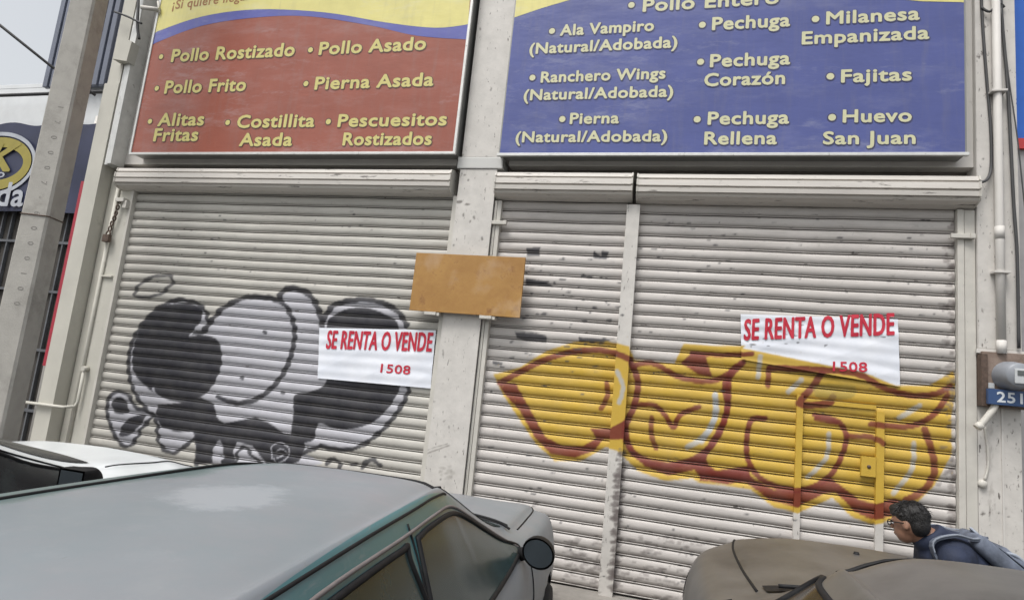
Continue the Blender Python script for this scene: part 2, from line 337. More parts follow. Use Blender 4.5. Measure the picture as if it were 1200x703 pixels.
def sample(X, Y, Z):
    px, py = pix(X, Y, Z); x = np.clip(px*RS, 0, RW-2); y = np.clip(py*RS, 0, RH-2)
    x0 = x.astype(int); y0 = y.astype(int); fx = (x-x0)[..., None]; fy = (y-y0)[..., None]
    c = RAS[y0, x0]*(1-fx)*(1-fy)+RAS[y0, x0+1]*fx*(1-fy)+RAS[y0+1, x0]*(1-fx)*fy+RAS[y0+1, x0+1]*fx*fy
    out = (px < 0)|(px > 1199)|(py < 0)|(py > 702); c[out] = 0
    return c
def paint_attr(me, off=(0,0,0)):
    n = len(me.vertices); co = np.empty(n*3, np.float32); me.vertices.foreach_get('co', co); co = co.reshape(-1, 3)+np.array(off)
    c = sample(co[:,0], np.zeros(n), co[:,2]).astype(np.float32)
    at = me.color_attributes.new('paint', 'FLOAT_COLOR', 'POINT'); at.data.foreach_set('color', np.ascontiguousarray(c).ravel())
def shutter_mat(name, base):
    m, N, L, B = newmat(name)
    at = N.new('ShaderNodeAttribute'); at.attribute_name = 'paint'
    sl = N.new('ShaderNodeAttribute'); sl.attribute_name = 'slat'
    c = ramp(N, L, noise(N, L, 2.2, 8, .65, stretch=(1,1,3)), .3, .72, tuple(x*.86 for x in base)+(1,), tuple(x*1.08 for x in base)+(1,))
    st = ramp(N, L, noise(N, L, 5, 8, .7, stretch=(.5,1,14)), .45, .8)       # weathered streaks along the slats
    c = mix(N, L, math_(N, L, 'MULTIPLY', st, .5), c, (.28,.26,.24))
    big = ramp(N, L, noise(N, L, .9, 7, .62), .42, .75); c = mix(N, L, math_(N, L, 'MULTIPLY', big, .30), c, (.30,.275,.25))
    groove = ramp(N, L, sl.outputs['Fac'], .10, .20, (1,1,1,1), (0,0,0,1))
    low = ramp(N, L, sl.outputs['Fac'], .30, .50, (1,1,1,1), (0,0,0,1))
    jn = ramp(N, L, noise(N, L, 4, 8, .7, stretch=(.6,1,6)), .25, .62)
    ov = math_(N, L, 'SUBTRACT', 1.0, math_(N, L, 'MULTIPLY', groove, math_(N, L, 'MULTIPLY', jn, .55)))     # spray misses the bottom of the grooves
    skip = ramp(N, L, noise(N, L, 46, 6, .7), .66, .78)                       # sprayed coat flaked and speckled
    ov = math_(N, L, 'MULTIPLY', ov, math_(N, L, 'SUBTRACT', 1.0, math_(N, L, 'MULTIPLY', skip, .20)))
    thin = ramp(N, L, noise(N, L, 5, 6, .6), .35, .7, (.93,.93,.93,1), (1,1,1,1))
    ov = math_(N, L, 'MULTIPLY', ov, thin)
    mot = math_(N, L, 'MULTIPLY', ramp(N, L, noise(N, L, 3.5, 9, .72, stretch=(1,1,2.5)), .42, .78), .42)
    pc = mix(N, L, mot, at.outputs['Color'], mix(N, L, 1.0, at.outputs['Color'], (.52,.50,.52), 'MULTIPLY'))
    c = mix(N, L, math_(N, L, 'MULTIPLY', at.outputs['Alpha'], ov), c, pc)
    dusty = math_(N, L, 'MULTIPLY', low, math_(N, L, 'MULTIPLY', ramp(N, L, noise(N, L, 6, 8, .7, stretch=(.5,1,3)), .3, .75), .35))  # dust plus painted shade on the down-facing lower part of each slat
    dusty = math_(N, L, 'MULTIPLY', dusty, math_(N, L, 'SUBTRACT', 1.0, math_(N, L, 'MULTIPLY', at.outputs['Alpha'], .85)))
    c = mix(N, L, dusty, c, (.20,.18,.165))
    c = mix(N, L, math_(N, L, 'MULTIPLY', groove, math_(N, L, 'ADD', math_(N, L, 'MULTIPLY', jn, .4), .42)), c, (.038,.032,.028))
    chip = ramp(N, L, noise(N, L, 10, 9, .72, stretch=(.7,1,2.4)), .615, .63)
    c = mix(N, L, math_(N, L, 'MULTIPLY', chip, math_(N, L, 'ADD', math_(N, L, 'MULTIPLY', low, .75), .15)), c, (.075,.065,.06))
    spot = ramp(N, L, noise(N, L, 26, 6, .6, stretch=(.7,1,2)), .725, .74)
    c = mix(N, L, spot, c, (.08,.07,.065))
    L.new(c, B.inputs['Base Color']); B.inputs['Roughness'].default_value = .55; B.inputs['Specular IOR Level'].default_value = .28
    bump(N, L, B, noise(N, L, 30, 6, .6, stretch=(.5,1,1)), .12, .006)
    return m
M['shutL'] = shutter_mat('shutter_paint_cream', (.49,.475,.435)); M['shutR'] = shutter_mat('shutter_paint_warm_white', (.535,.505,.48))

# ------------------------------------------------------------------ setting
GZ, PZ = 0.0, 0.205
bm = NB(); box(bm, -400, 400, -400, -.62, -.3, GZ); tag(obj('road', bm, M['asphalt']), kind='structure')
bm = NB(); box(bm, -60, 60, -.60, .3, -.2, PZ, .012)
box(bm, -60, 60, -.75, -.605, -.2, PZ-.006, .015); tag(obj('pavement', bm, M['pave']), kind='structure')
bm = NB(); box(bm, -400, 400, .5, 400, -.3, -.02); tag(obj('ground_behind', bm, M['asphalt']), kind='structure')

# ------------------------------------------------------------------ the closed shop
XL, X1, X2, X3, X4, XR = -6.10, -2.145, -1.635, -.430, -.318, 2.198      # shutter edges: left shutter, middle shutter, right shutter
XE = 2.62                                                              # right end of the building
shop = thing('shop_building', 'white painted closed chicken shop with graffitied roller shutters under red and blue menu signs', 'building', (0, 0, 0))
bm = NB(); box(bm, -6.86, XE, .10, 6, PZ-.1, 7.4); obj('wall', bm, M['soot'], shop)
bm = NB(); box(bm, -6.86, X1-.02, -.02, .10, 3.99, 7.4); box(bm, X2+.02, XR+.134, -.02, .098, 3.99, 7.4)
obj('fascia', bm, M['wall'], shop)
# pillar between the shutters
bm = NB(); box(bm, X1+.060, X2-.080, -.07, .11, PZ, 7.4)
box(bm, X1+.02, X2-.02, -.10, .11, 3.93, 4.05, .012)
o = obj('pillar', bm, M['pillar'], shop); tag(o, 'white pillar with flaking paint between the shutters')
# right pillar: panel above, plain plaster below
bm = NB(); box(bm, XR+.135, XE, -.06, .10, 2.48, 7.4, .006); box(bm, XR+.12, XE+.01, -.075, -.055, 2.465, 2.50, .004)
box(bm, XR+.135, XE, -.03, .102, PZ, 2.48); box(bm, XR+.29, XR+.302, -.045, -.028, PZ, 2.2)
obj('pillar', bm, M['wall'], shop)
# chamfered column at the left end
cxl, cxm, cxr = P(63.4,400,-.06).x, P(75.5,400,-.17).x, P(91,405,-.02).x
bm = NB(); prism(bm, [(cxl,.1),(cxl,-.06),(cxl+.09,-.17),(cxm+.02,-.17),(cxr,-.03),(cxr,.1)], PZ, 4.95, 'z')
prism(bm, [(cxl+.03,.1),(cxl+.03,-.05),(cxl+.11,-.155),(cxm+.01,-.155),(cxr-.02,-.02),(cxr-.02,.1)], 4.95, 7.4, 'z')
o = obj('column', bm, M['beige'], shop); tag(o, 'beige chamfered column at the left end of the shop')
bm = NB(); box(bm, -6.495, -6.36, -.02, .1, PZ, 3.9, .006); box(bm, -6.36, -6.14, -.045, .1, PZ, 3.86, .006); obj('jamb', bm, M['beige'], shop)

PILLAR_FACES = []
PITCH = .1036
def curtain(x0, x1, z0, z1, mname, label, parent, dx=.0062):
    prof = [(0.0,.006),(.025,.014),(.05,.006),(.07,-.004),(.105,-.0065),(.14,-.005),(.165,.009),(.195,.009),(.215,-.001),(.29,-.006),(.41,-.0105),(.55,-.0125),(.70,-.0115),(.85,-.0075),(.97,-.001)]
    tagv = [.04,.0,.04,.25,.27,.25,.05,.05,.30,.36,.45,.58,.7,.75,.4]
    zs, ys, sv = [], [], []
    n = int(math.ceil((z1-z0)/PITCH))
    for s in range(n):
        jit = random.uniform(-.0015, .0015)
        for (v, y), t in zip(prof, tagv):
            z = z0+(s+v)*PITCH
            if z > z1: break
            zs.append(z); ys.append(y+jit); sv.append(t)
    nx = int((x1-x0)/dx)+1; xs = np.linspace(x0, x1, nx); nz = len(zs)
    ph = rng.uniform(0, 6.28, 4)
    Xg, Zg = np.meshgrid(xs, zs); Yg = np.repeat(np.array(ys)[:,None], nx, 1)
    Yg = Yg + .004*np.sin(Xg*1.7+ph[0]+Zg*.8)+.0025*np.sin(Xg*4.1+ph[1])*np.sin(Zg*2.3+ph[2])
    Zg = Zg + .0022*np.sin(Xg*2.1+ph[3]+Zg*1.9)+.0012*np.sin(Xg*6.7+Zg*3)
    co = np.stack([Xg, Yg, Zg], -1).reshape(-1, 3)
    idx = np.arange(nz*nx).reshape(nz, nx)
    q = np.stack([idx[:-1,:-1], idx[:-1,1:], idx[1:,1:], idx[1:,:-1]], -1).reshape(-1, 4)
    me = bpy.data.meshes.new('roller_shutter'); me.from_pydata(co.tolist(), [], q.tolist())
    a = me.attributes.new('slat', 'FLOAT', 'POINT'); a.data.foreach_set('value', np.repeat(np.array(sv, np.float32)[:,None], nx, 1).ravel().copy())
    paint_attr(me)
    o = link('roller_shutter', me, M[mname], parent, True); tag(o, label); return o
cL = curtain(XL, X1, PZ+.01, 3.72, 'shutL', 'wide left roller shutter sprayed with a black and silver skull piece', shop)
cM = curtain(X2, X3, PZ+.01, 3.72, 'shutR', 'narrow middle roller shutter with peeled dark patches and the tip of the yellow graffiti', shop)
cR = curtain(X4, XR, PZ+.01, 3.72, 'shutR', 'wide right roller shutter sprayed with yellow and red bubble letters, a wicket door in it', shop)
def gridbox(x0, x1, y0, y1, z0, z1, step=.008):
    """box whose front is a fine grid, so that sprayed paint can run across it"""
    nx = max(2, int((x1-x0)/step)); nz = max(2, int((z1-z0)/step)); bm = NB()
    V = [[bm.verts.new((x0+(x1-x0)*i/nx, y0, z0+(z1-z0)*k/nz)) for i in range(nx+1)] for k in range(nz+1)]
    for k in range(nz):
        for i in range(nx): bm.faces.new((V[k][i], V[k][i+1], V[k+1][i+1], V[k+1][i]))
    L_ = [bm.verts.new((x0, y1, z0+(z1-z0)*k/nz)) for k in range(nz+1)]; R_ = [bm.verts.new((x1, y1, z0+(z1-z0)*k/nz)) for k in range(nz+1)]
    for k in range(nz):
        bm.faces.new((L_[k], V[k][0], V[k+1][0], L_[k+1])); bm.faces.new((V[k][nx], R_[k], R_[k+1], V[k+1][nx]))
    bm.faces.new([L_[nz]]+V[nz]+[R_[nz]]); bm.faces.new([L_[0]]+V[0]+[R_[0]])
    return bm
def rail_mat():
    m, N, L, B = newmat('painted_rail'); at = N.new('ShaderNodeAttribute'); at.attribute_name = 'paint'
    c = ramp(N, L, noise(N, L, 8, 6), .3, .7, (.50,.48,.45,1), (.60,.575,.54,1))
    ch = ramp(N, L, noise(N, L, 22, 9, .7, stretch=(1.5,1,.5)), .60, .66); c = mix(N, L, ch, c, (.13,.115,.105))
    c = mix(N, L, at.outputs['Alpha'], c, at.outputs['Color'])
    L.new(c, B.inputs['Base Color']); B.inputs['Roughness'].default_value = .5; bump(N, L, B, noise(N, L, 25, 5), .2, .008)
    return m
M['prail'] = rail_mat()
def grail(name, x0, x1, y0, y1, z0, z1, parent):
    bm = gridbox(x0, x1, y0, y1, z0, z1); bmesh.ops.recalc_face_normals(bm, faces=bm.faces)
    me = bpy.data.meshes.new(name); bm.to_mesh(me); bm.free(); paint_attr(me)
    return link(name, me, M['prail'], parent)
grail('pillar_face', X1+.055, X2-.075, -.088, -.069, PZ, 3.925, bpy.data.objects['pillar']); grail('pillar_face', X1+.055, X2-.075, -.088, -.069, 4.055, 7.4, bpy.data.objects['pillar'])
grail('plaster_face', XR+.137, XE-.002, -.036, -.029, PZ, 2.46, bpy.data.objects['pillar.001']); grail('panel_face', XR+.137, XE-.002, -.066, -.059, 2.505, 7.4, bpy.data.objects['pillar.001'])
# guide rails
for x0, x1, pa in ((XL-.035, XL, cL), (X1, X1+.05, cL), (X2-.07, X2-.045, cM), (X2-.040, X2, cM), (XR+.004, XR+.05, cR), (XR+.056, XR+.13, cR)):
    bm = NB(); box(bm, x0, x1, -.055 if x1-x0 < .06 else -.045, .07, PZ, 3.62 if pa is not cL else 3.66, .004); obj('guide_rail', bm, M['rail'], pa)
for x in (XR+.02, X2-.02):
    bm = NB(); box(bm, x-.07, x+.075, -.085, -.05, 3.375, 3.41, .004); box(bm, x+.06, x+.095, -.095, -.05, 3.372, 3.412, .006); obj('stop_bracket', bm, M['rail'], cR if x > 0 else cM)
grail('guide_post', X3-.002, X4+.004, -.075, .05, PZ, 3.60, cM)
# hoods (folded sheet housings over the rolls)
def hood(x0, x1, zb, parent, split=0):
    h = .262
    prof = [(.09,zb+.008),(-.03,zb),(-.10,zb+.012),(-.150,zb+.032),(-.165,zb+.050),(-.148,zb+.054),(-.148,zb+.062),(-.172,zb+.066),(-.176,zb+.105),(-.155,zb+.109),(-.155,zb+.119),(-.178,zb+.124),(-.174,zb+.178),(-.148,zb+.182),(-.148,zb+.192),(-.166,zb+.197),(-.155,zb+.235),(-.05,zb+h),(.09,zb+h)]
    bm = NB(); prism(bm, prof, x0, x1, 'x')
    o = obj('shutter_hood', bm, M['hood'], parent)
    e = NB()
    for xx in (x0, x1):
        prism(e, [(y*1.04, z+(.004 if z > zb+.1 else -.004)) for y, z in prof[1:-1]], xx-.006, xx+.006, 'x')
    obj('hood_cap', e, M['rail'], o)
hood(P(137,203,-.16).x, X1-.01, 3.655, cL); hood(X2-.055, X3+.036, 3.635, cM); hood(X4-.030, XR+.115, 3.628, cR)
# wicket door bars sprayed over with the rest of the lettering
def bar(px0, py0, px1, py1, w=None):
    a, b = P(px0, py0, -.03), P(px1, py1, -.03); return a, b
zt = P(985, 470, -.03).z
xa = P(935, 560, -.03).x; xb = P(1031, 560, -.03).x
wd = grail('wicket_door', xb-.028, xb+.028, -.034, .0, PZ+.03, P(1031,482,-.03).z, cR)
grail('door_frame', xa-.024, xa+.024, -.034, .0, PZ+.03, P(935,462,-.03).z, wd)
grail('door_frame', xa+.026, xb-.03, -.026, .0, P(985,474,-.03).z-.012, P(985,474,-.03).z+.022, wd)
h0 = P(1009,557,-.04); h1 = P(1027,536,-.04); grail('lock_plate', h0.x, h1.x-.004, -.045, -.01, h0.z, h1.z, wd)
bm = NB(); lathe(bm, [(.0,-.05),(.014,-.05),(.014,-.044)], ((h0.x+h1.x)/2, 0, (h0.z+h1.z)/2), 'y', 12); obj('keyhole', bm, M['rust'], wd)
ring = P(1152,567,-.05); bm = NB(); lathe(bm, [(.0,-.062),(.022,-.062),(.030,-.05),(.034,-.028)], (ring.x,0,ring.z), 'y', 16)
o = obj('pipe_stub', bm, M['rail'], shop)
# ------------------------------------------------------------------ lettering
def text_bm(txt, x0, x1, zb, hz, y, bold, extrude=.0, shear=0):
    cu = bpy.data.curves.new('t', 'FONT'); cu.body = txt; cu.size = 1; cu.offset = bold; cu.resolution_u = 3; cu.shear = shear; cu.space_character = 1.06
    o = bpy.data.objects.new('t', cu); COL.objects.link(o); bpy.context.view_layer.update()
    me = bpy.data.meshes.new_from_object(o.evaluated_get(bpy.context.evaluated_depsgraph_get()))
    bpy.data.objects.remove(o); bpy.data.curves.remove(cu)
    n = len(me.vertices); co = np.empty(n*3); me.vertices.foreach_get('co', co); co = co.reshape(-1, 3)
    return me, co
def put_text(bm, txt, x0, x1, zb, hz, y, bold, frame=None, shear=0, rot=0):
    """letters stretched to run from x0 to x1 with cap height hz on baseline zb; bold = extra stroke width as a share of the cap height"""
    me, co = text_bm(txt, x0, x1, zb, hz, y, 0.0, shear=shear)
    lo, hi = frame if frame else (co[:,0].min(), co[:,0].max())
    X = x0+(co[:,0]-lo)/(hi-lo)*(x1-x0); Z = zb+co[:,1]/.70*hz + (X-x0)*rot
    r = bold*hz; sh = [(0, 0)]+([(r*math.cos(k*.785), r*math.sin(k*.785)) for k in range(8)] if r > .0005 else [])
    for j, (dx, dz) in enumerate(sh):
        yy = y-.00004*j
        vs = [bm.verts.new((X[i]+dx, yy, Z[i]+dz)) for i in range(len(X))]
        for p in me.polygons:
            try: bm.faces.new([vs[i] for i in p.vertices])
            except ValueError: pass
    bpy.data.meshes.remove(me); return lo, hi
def lettering(items, Y, parent, inner, outer, origin, cap=14.6, bold=.045, ol=.05):
    """items: text, left baseline px, right baseline px, bullet px"""
    for it in items:
        bi, bo = NB(), NB()
        txt, l, r, bul = it[:4]; capx = it[4] if len(it) > 4 else cap
        a, b = P(l[0], l[1], Y), P(r[0], r[1], Y); zb = (a.z+b.z)/2
        hz = P((l[0]+r[0])/2, (l[1]+r[1])/2-capx, Y).z-P((l[0]+r[0])/2, (l[1]+r[1])/2, Y).z
        fr = put_text(bi, txt, a.x, b.x, zb, hz, Y-.0036, bold)
        put_text(bo, txt, a.x+.004, b.x+.004, zb-.004, hz, Y-.0028, bold+ol, fr)
        if bul:
            c = P(bul[0], bul[1], Y)
            for bmx, rr, yy in ((bi, .030, Y-.0036), (bo, .040, Y-.0028)):
                bmx.faces.new([bmx.verts.new((c.x+rr*math.cos(k*.3927), yy, c.z+rr*math.sin(k*.3927))) for k in range(16)])
        for nm, bmx, mm in (('lettering', bi, inner), ('letter_outline', bo, outer)):
            obj(nm, bmx, mm, parent, origin=origin)
def menu_sign(label, x0, x1, zb, zt, Y, face, regions, items, inner, outer, trimr=True):
    org = ((x0+x1)/2, 0, zb)
    t = thing('menu_sign', label, 'sign', org, 0, 'menu signs over the shutters')
    bm = NB(); box(bm, x0, x1, Y+.012, -.025, zb, zt); obj('sign_box', bm, M['signside'], t, origin=org)
    bm = NB(); box(bm, x0-.008, x1+.008, Y-.012, Y+.02, zb-.022, zb+.004, .003); 
    if trimr: box(bm, x0-.01, x0+.016, Y-.012, Y+.02, zb+.0045, zt, .003); box(bm, x1-.018, x1+.008, Y-.012, Y+.02, zb+.0045, zt, .003)
    obj('frame', bm, M['alu'], t, origin=org)
    # printed sheet as a fine grid, slightly rippled
    mats = [face]+[r[1] for r in regions]
    nx, nz = 110, 60; bm = NB(); V = []
    for k in range(nz+1):
        V.append([bm.verts.new((x0+.016+(x1-x0-.034)*i/nx, Y+.0006*math.sin(i*.21+k*.17)*math.sin(k*.3+i*.05), zb+.004+(zt-zb-.004)*k/nz)) for i in range(nx+1)])
    for k in range(nz):
        for i in range(nx): bm.faces.new((V[k][i], V[k][i+1], V[k+1][i+1], V[k+1][i])).smooth = True
    pn = obj('panel', bm, face, t, origin=org)
    for j, (lo, hi, m) in enumerate(regions):     # printed colour areas between two curves, laid on the sheet
        b2 = NB(); L1 = []
        for (ax, ay), (bx, by) in zip(lo, hi):
            p, q = P(ax, ay, Y), P(bx, by, Y); cl = lambda v: (min(max(v.x, x0+.017), x1-.019), Y-.0014-.0005*j, min(v.z, zt-.001))
            L1.append((b2.verts.new(cl(p)), b2.verts.new(cl(q))))
        for (p, q), (p2, q2) in zip(L1, L1[1:]): b2.faces.new((p, p2, q2, q))
        me = bpy.data.meshes.new('colour_band'); bmesh.ops.translate(b2, vec=-Vector(org), verts=b2.verts); b2.to_mesh(me); b2.free(); link('colour_band', me, m, pn)
    lettering(items, Y, pn, inner, outer, org)
    return t, pn, org
SY = -.20
zb1 = P(340,179,SY).z; zb2 = P(860,180,SY).z
C2 = lambda pts: [(130+x/2.79, y/2.79) for x, y in pts]
up = lambda pts: [(p[0], p[1]) for p in pts]
cur_b = [tuple(p) for p in catmull(C2([(120,158),(150,140),(300,85),(480,58),(650,55),(850,85),(1000,118),(1165,130),(1200,128)]), 5)]
cur_y = [tuple(p) for p in catmull(C2([(120,120),(150,105),(300,55),(480,32),(700,42),(900,75),(1060,92),(1175,80),(1210,72)]), 5)]
top = [(565,-150),(215,-170)]
red_items = [("Pollo Rostizado",(201,71.7),(344,66.7),(189,67)), ("Pollo Asado",(374,63.8),(498,59),(364,59)), ("Pollo Frito",(193,109.3),(287,107),(184,104)), ("Pierna Asada",(369,104.6),(507,101),(358.7,98.5)),
 ("Alitas",(185,147.7),(238,147),(176,142.6)), ("Fritas",(180,165.6),(231,165),None), ("Costillita",(277.7,149.8),(367.6,148.7),(267,144)), ("Asada",(280.5,171.3),(341.5,170.6),None), ("Pescuesitos",(396,148.7),(522.5,147),(385,143)), ("Rostizados",(401.7,171),(505,169),None)]
sxl, sxr = P(153,178,SY).x, P(533,178,SY).x
t1, pn1, org1 = menu_sign('red menu sign with yellow top and wavy blue band, listing Pollo Rostizado and Pollo Asado', sxl, sxr, zb1, 6.6, SY, M['sred'], [(cur_b, cur_y, M['sband']), (cur_y, [(x, -150) for x, y in cur_y], M['syel'])], red_items, M['ltext'], M['lout'])
bm = NB(); a = P(202,11.5,SY); put_text(bm, "¡Si quiere llegar a viejito coma pollo!", a.x, P(428,-3,SY).x, a.z, .115, SY-.0034, .02, rot=.045); obj('lettering', bm, M['lbrown'], pn1, origin=org1)
sxl2, sxr2 = P(584,178,SY).x, P(1134,178,SY).x
blue_items = [("Ala Vampiro",(656.6,41.6),(765.5,36.9),(647,37),12.5), ("(Natural/Adobada)",(620.8,62),(792.8,57.4),None,12.5), ("Ranchero Wings",(634,96.3),(779,92.9),(624,91.5),12.5), ("(Natural/Adobada)",(614,116.8),(788,114.4),None,12.5), ("Pierna",(668,145.4),(724.6,144.4),(659,140),12.5), ("(Natural/Adobada)",(604.4,166.6),(781,166),None,12.5),
 ("Pollo Entero",(753.6,13.6),(912,4.8),(740,6.5)), ("Pechuga",(834.8,35),(924.9,31.4),(823,29.7)), ("Pechuga",(832.4,78.5),(925,75.8),(821,73)), ("Corazón",(825.6,100.7),(919,99),None), ("Pechuga",(829.7,146),(923.8,145),(817,140.3)), ("Rellena",(825.6,169.3),(909.5,169),None),
 ("Milanesa",(968.6,28),(1076.8,24),(955.6,23)), ("Empanizada",(940,51),(1088,47),None), ("Fajitas",(986,96.6),(1067.6,94.6),(973,90)), ("Huevo",(988,143.4),(1067.6,142.7),(975,138)), ("San Juan",(964.8,169),(1072,168.7),None)]
wave2 = [(590,26),(602,21),(635,10),(669,0),(760,-28),(880,-36),(980,-18),(1040,-2),(1080,2),(1125,3),(1135,3)]
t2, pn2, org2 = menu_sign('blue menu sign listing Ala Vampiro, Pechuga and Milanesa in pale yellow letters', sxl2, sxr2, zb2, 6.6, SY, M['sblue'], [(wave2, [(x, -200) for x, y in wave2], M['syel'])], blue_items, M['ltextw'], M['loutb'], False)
# tall aluminium channel standing at the left edge of the red sign
bm = NB()
for xx, w, yy in ((-6.47,.045,-.16), (-6.415,.03,-.19), (-6.375,.04,-.20)): box(bm, xx-w/2, xx+w/2, yy, -.02, 3.93, 7.3, .005)
o = obj('sign_channel', bm, M['alu'], t1, origin=org1)

# ------------------------------------------------------------------ board on its brackets
a, b, c, d = P(487,296,-.16), P(615,302,-.16), P(481,364,-.16), P(610,372,-.16)
bx0, bx1, bz0, bz1 = (a.x+c.x)/2, (b.x+d.x)/2, (c.z+d.z)/2, (a.z+b.z)/2
m, N, L, B = newmat('orange_plywood')
cc = ramp(N, L, noise(N, L, 3.2, 7, .62), .3, .72, (.30,.150,.038,1), (.42,.235,.066,1))
gr = ramp(N, L, noise(N, L, 9, 8, .7, stretch=(1,1,1.6)), .5, .8); cc = mix(N, L, math_(N, L, 'MULTIPLY', gr, .5), cc, (.27,.12,.035))
st = ramp(N, L, noise(N, L, 6.3, 9, .7), .56, .68); cc = mix(N, L, math_(N, L, 'MULTIPLY', st, .75), cc, (.20,.085,.028))
pl = ramp(N, L, noise(N, L, 2.6, 5, .5), .52, .62); cc = mix(N, L, math_(N, L, 'MULTIPLY', pl, .45), cc, (.46,.32,.20))
ks = ramp(N, L, noise(N, L, 40, 4, .6), .70, .74); cc = mix(N, L, math_(N, L, 'MULTIPLY', ks, .7), cc, (.12,.06,.03))
L.new(cc, B.inputs['Base Color']); B.inputs['Roughness'].default_value = .5; bump(N, L, B, noise(N, L, 5, 6), .15, .02); M['wood'] = m
org = ((bx0+bx1)/2, -.15, bz0)
bd = thing('wooden_board', 'blank orange plywood board mounted across the white pillar between the shutters', 'board', org)
bm = NB(); box(bm, bx0, bx1, -.165, -.14, bz0, bz1, .004); obj('panel', bm, M['wood'], bd, origin=org)
for px in (506, 571):
    x = P(px, 368, -.13).x; bm = NB(); box(bm, x-.062, x+.055, -.175, -.086, bz0-.03, bz0-.002, .003); box(bm, x+.056, x+.085, -.16, -.086, bz0-.034, bz0-.002, .004)
    obj('bracket', bm, M['rail'], bd, origin=org)

# ------------------------------------------------------------------ for-rent posters
def paper_mat(name):
    m, N, L, B = newmat(name); at = N.new('ShaderNodeAttribute'); at.attribute_name = 'paint'
    c = ramp(N, L, noise(N, L, 4, 5), .3, .7, (.66,.69,.76,1), (.76,.78,.83,1)); c = mix(N, L, at.outputs['Alpha'], c, at.outputs['Color'])
    L.new(c, B.inputs['Base Color']); B.inputs['Roughness'].default_value = .6; return m
M['paper'] = paper_mat('poster_paper'); M['pred'] = mat('red_print', (.50,.02,.045), .6, var=.05)
def poster(tl, tr, br, bl, Y, label, lines, sprayed):
    TL, TR, BR, BL = (P(*q, Y) for q in (tl, tr, br, bl)); org = (TL+TR+BR+BL)/4; org.y = 0
    t = thing('rental_poster', label, 'poster', org, 0, 'rental posters on the shutters')
    nx, nz = 150, 60; bm = NB()
    def pt(u, v):
        p = (BL*(1-u)+BR*u)*(1-v)+(TL*(1-u)+TR*u)*v
        p.y += .004*math.sin(u*9+v*3)+.0016*math.sin(v*31)+.003*abs(math.sin(u*7-v*6+.8))-.0025*abs(math.sin(u*4.3+v*9))*u; return p
    V = [[bm.verts.new(pt(i/nx, k/nz)) for i in range(nx+1)] for k in range(nz+1)]
    for k in range(nz):
        for i in range(nx): bm.faces.new((V[k][i], V[k][i+1], V[k+1][i+1], V[k+1][i])).smooth = True
    bmesh.ops.translate(bm, vec=-org, verts=bm.verts); me = bpy.data.meshes.new('sheet'); bm.to_mesh(me); bm.free()
    if sprayed: paint_attr(me, tuple(org))
    else: me.color_attributes.new('paint', 'FLOAT_COLOR', 'POINT').data.foreach_set('color', np.zeros(len(me.vertices)*4, np.float32))
    sh = link('sheet', me, M['paper'], t, True)
    bm = NB()
    for txt, l, r, capx in lines:
        a, b = P(*l, Y), P(*r, Y); hz = P(l[0], l[1]-capx, Y).z-a.z; n0 = len(bm.verts)
        put_text(bm, txt, a.x, b.x, 0, hz, Y, .03); bm.verts.ensure_lookup_table()
        for v in list(bm.verts)[n0:]:
            u = (v.co.x-a.x)/(b.x-a.x); v.co.z += a.z+(b.z-a.z)*u
            uu = (v.co.x-TL.x)/(TR.x-TL.x); zt_ = TL.z+(TR.z-TL.z)*uu; zb_ = BL.z+(BR.z-BL.z)*uu
            v.co.y = pt(uu, (v.co.z-zb_)/(zt_-zb_)).y-.0048+(v.co.y-Y)
    obj('print', bm, M['pred'], sh, origin=org)
    return t
poster((374,384),(511,387),(504.5,455),(372,443), -.03, 'white paper rental poster with red lettering pasted over the black skull graffiti', [("SE RENTA O VENDE",(382,408),(505.5,411.5),21), ("1508",(446,436),(480,438.5),10)], False)
poster((868,368),(1052,374),(1055,453),(869,421), -.03, 'white paper rental poster half sprayed over by the yellow graffiti on the right shutter', [("SE RENTA O VENDE",(872,398),(1047,392),24), ("1508",(976,434.5),(1016,435.5),11)], True)

# ------------------------------------------------------------------ services on the right pillar
Ym = -.10
x0, x1, z0, z1 = P(1151,412,Ym).x, P(1199,412,Ym).x, P(1151,474,Ym).z, P(1160,412,Ym).z
org = ((x0+x1)/2+.06, -.05, z0)
mb = thing('electricity_meter', 'grey round electricity meter on a brown board with the blue number plate 251', 'meter', org)
M['brown'] = mat('weathered_brown_board', (.17,.125,.10), .8, var=.25, scale=9, bumpk=.2, dirt=(.30,.24,.2), dscale=6)
M['mgrey'] = mat('meter_grey_plastic', (.22,.235,.26), .4, var=.05); M['mlite'] = mat('meter_face', (.50,.52,.53), .4); M['lcd'] = mat('meter_display', (.10,.11,.11), .25)
M['plate'] = mat('blue_number_plate', (.035,.075,.18), .4, var=.1); M['digits'] = mat('white_digits', (.62,.66,.70), .5)
bm = NB(); box(bm, x0, x0+.30, -.10, -.032, z0-.01, z1, .004); obj('backboard', bm, M['brown'], mb, origin=org)
bm = NB(); box(bm, x0-.012, x0+.03, -.115, -.033, z0-.01, z1-.02, .004); obj('side_strip', bm, M['rust'], mb, origin=org)
c = P(1187,440,-.2); bm = NB(); lathe(bm, [(.0,-.265),(.082,-.262),(.092,-.25),(.10,-.20),(.108,-.16),(.112,-.10)], (c.x+.02,0,c.z), 'y', 40)
mt = obj('meter_dome', bm, M['mgrey'], mb, smooth=True, origin=org)
bm = NB(); box(bm, c.x-.02, c.x+.085, -.272, -.255, c.z-.06, c.z+.05, .006); f_ = obj('meter_face', bm, M['mlite'], mt, origin=org)
bm = NB(); box(bm, c.x-.005, c.x+.075, -.277, -.268, c.z+.0, c.z+.035, .002); obj('display', bm, M['lcd'], mt, origin=org)
p0 = P(1158,473,-.16); p1 = P(1158,455,-.16); bm = NB(); box(bm, p0.x, p0.x+.30, -.165, -.13, p0.z, p1.z, .004); pl = obj('number_plate', bm, M['plate'], mb, origin=org)
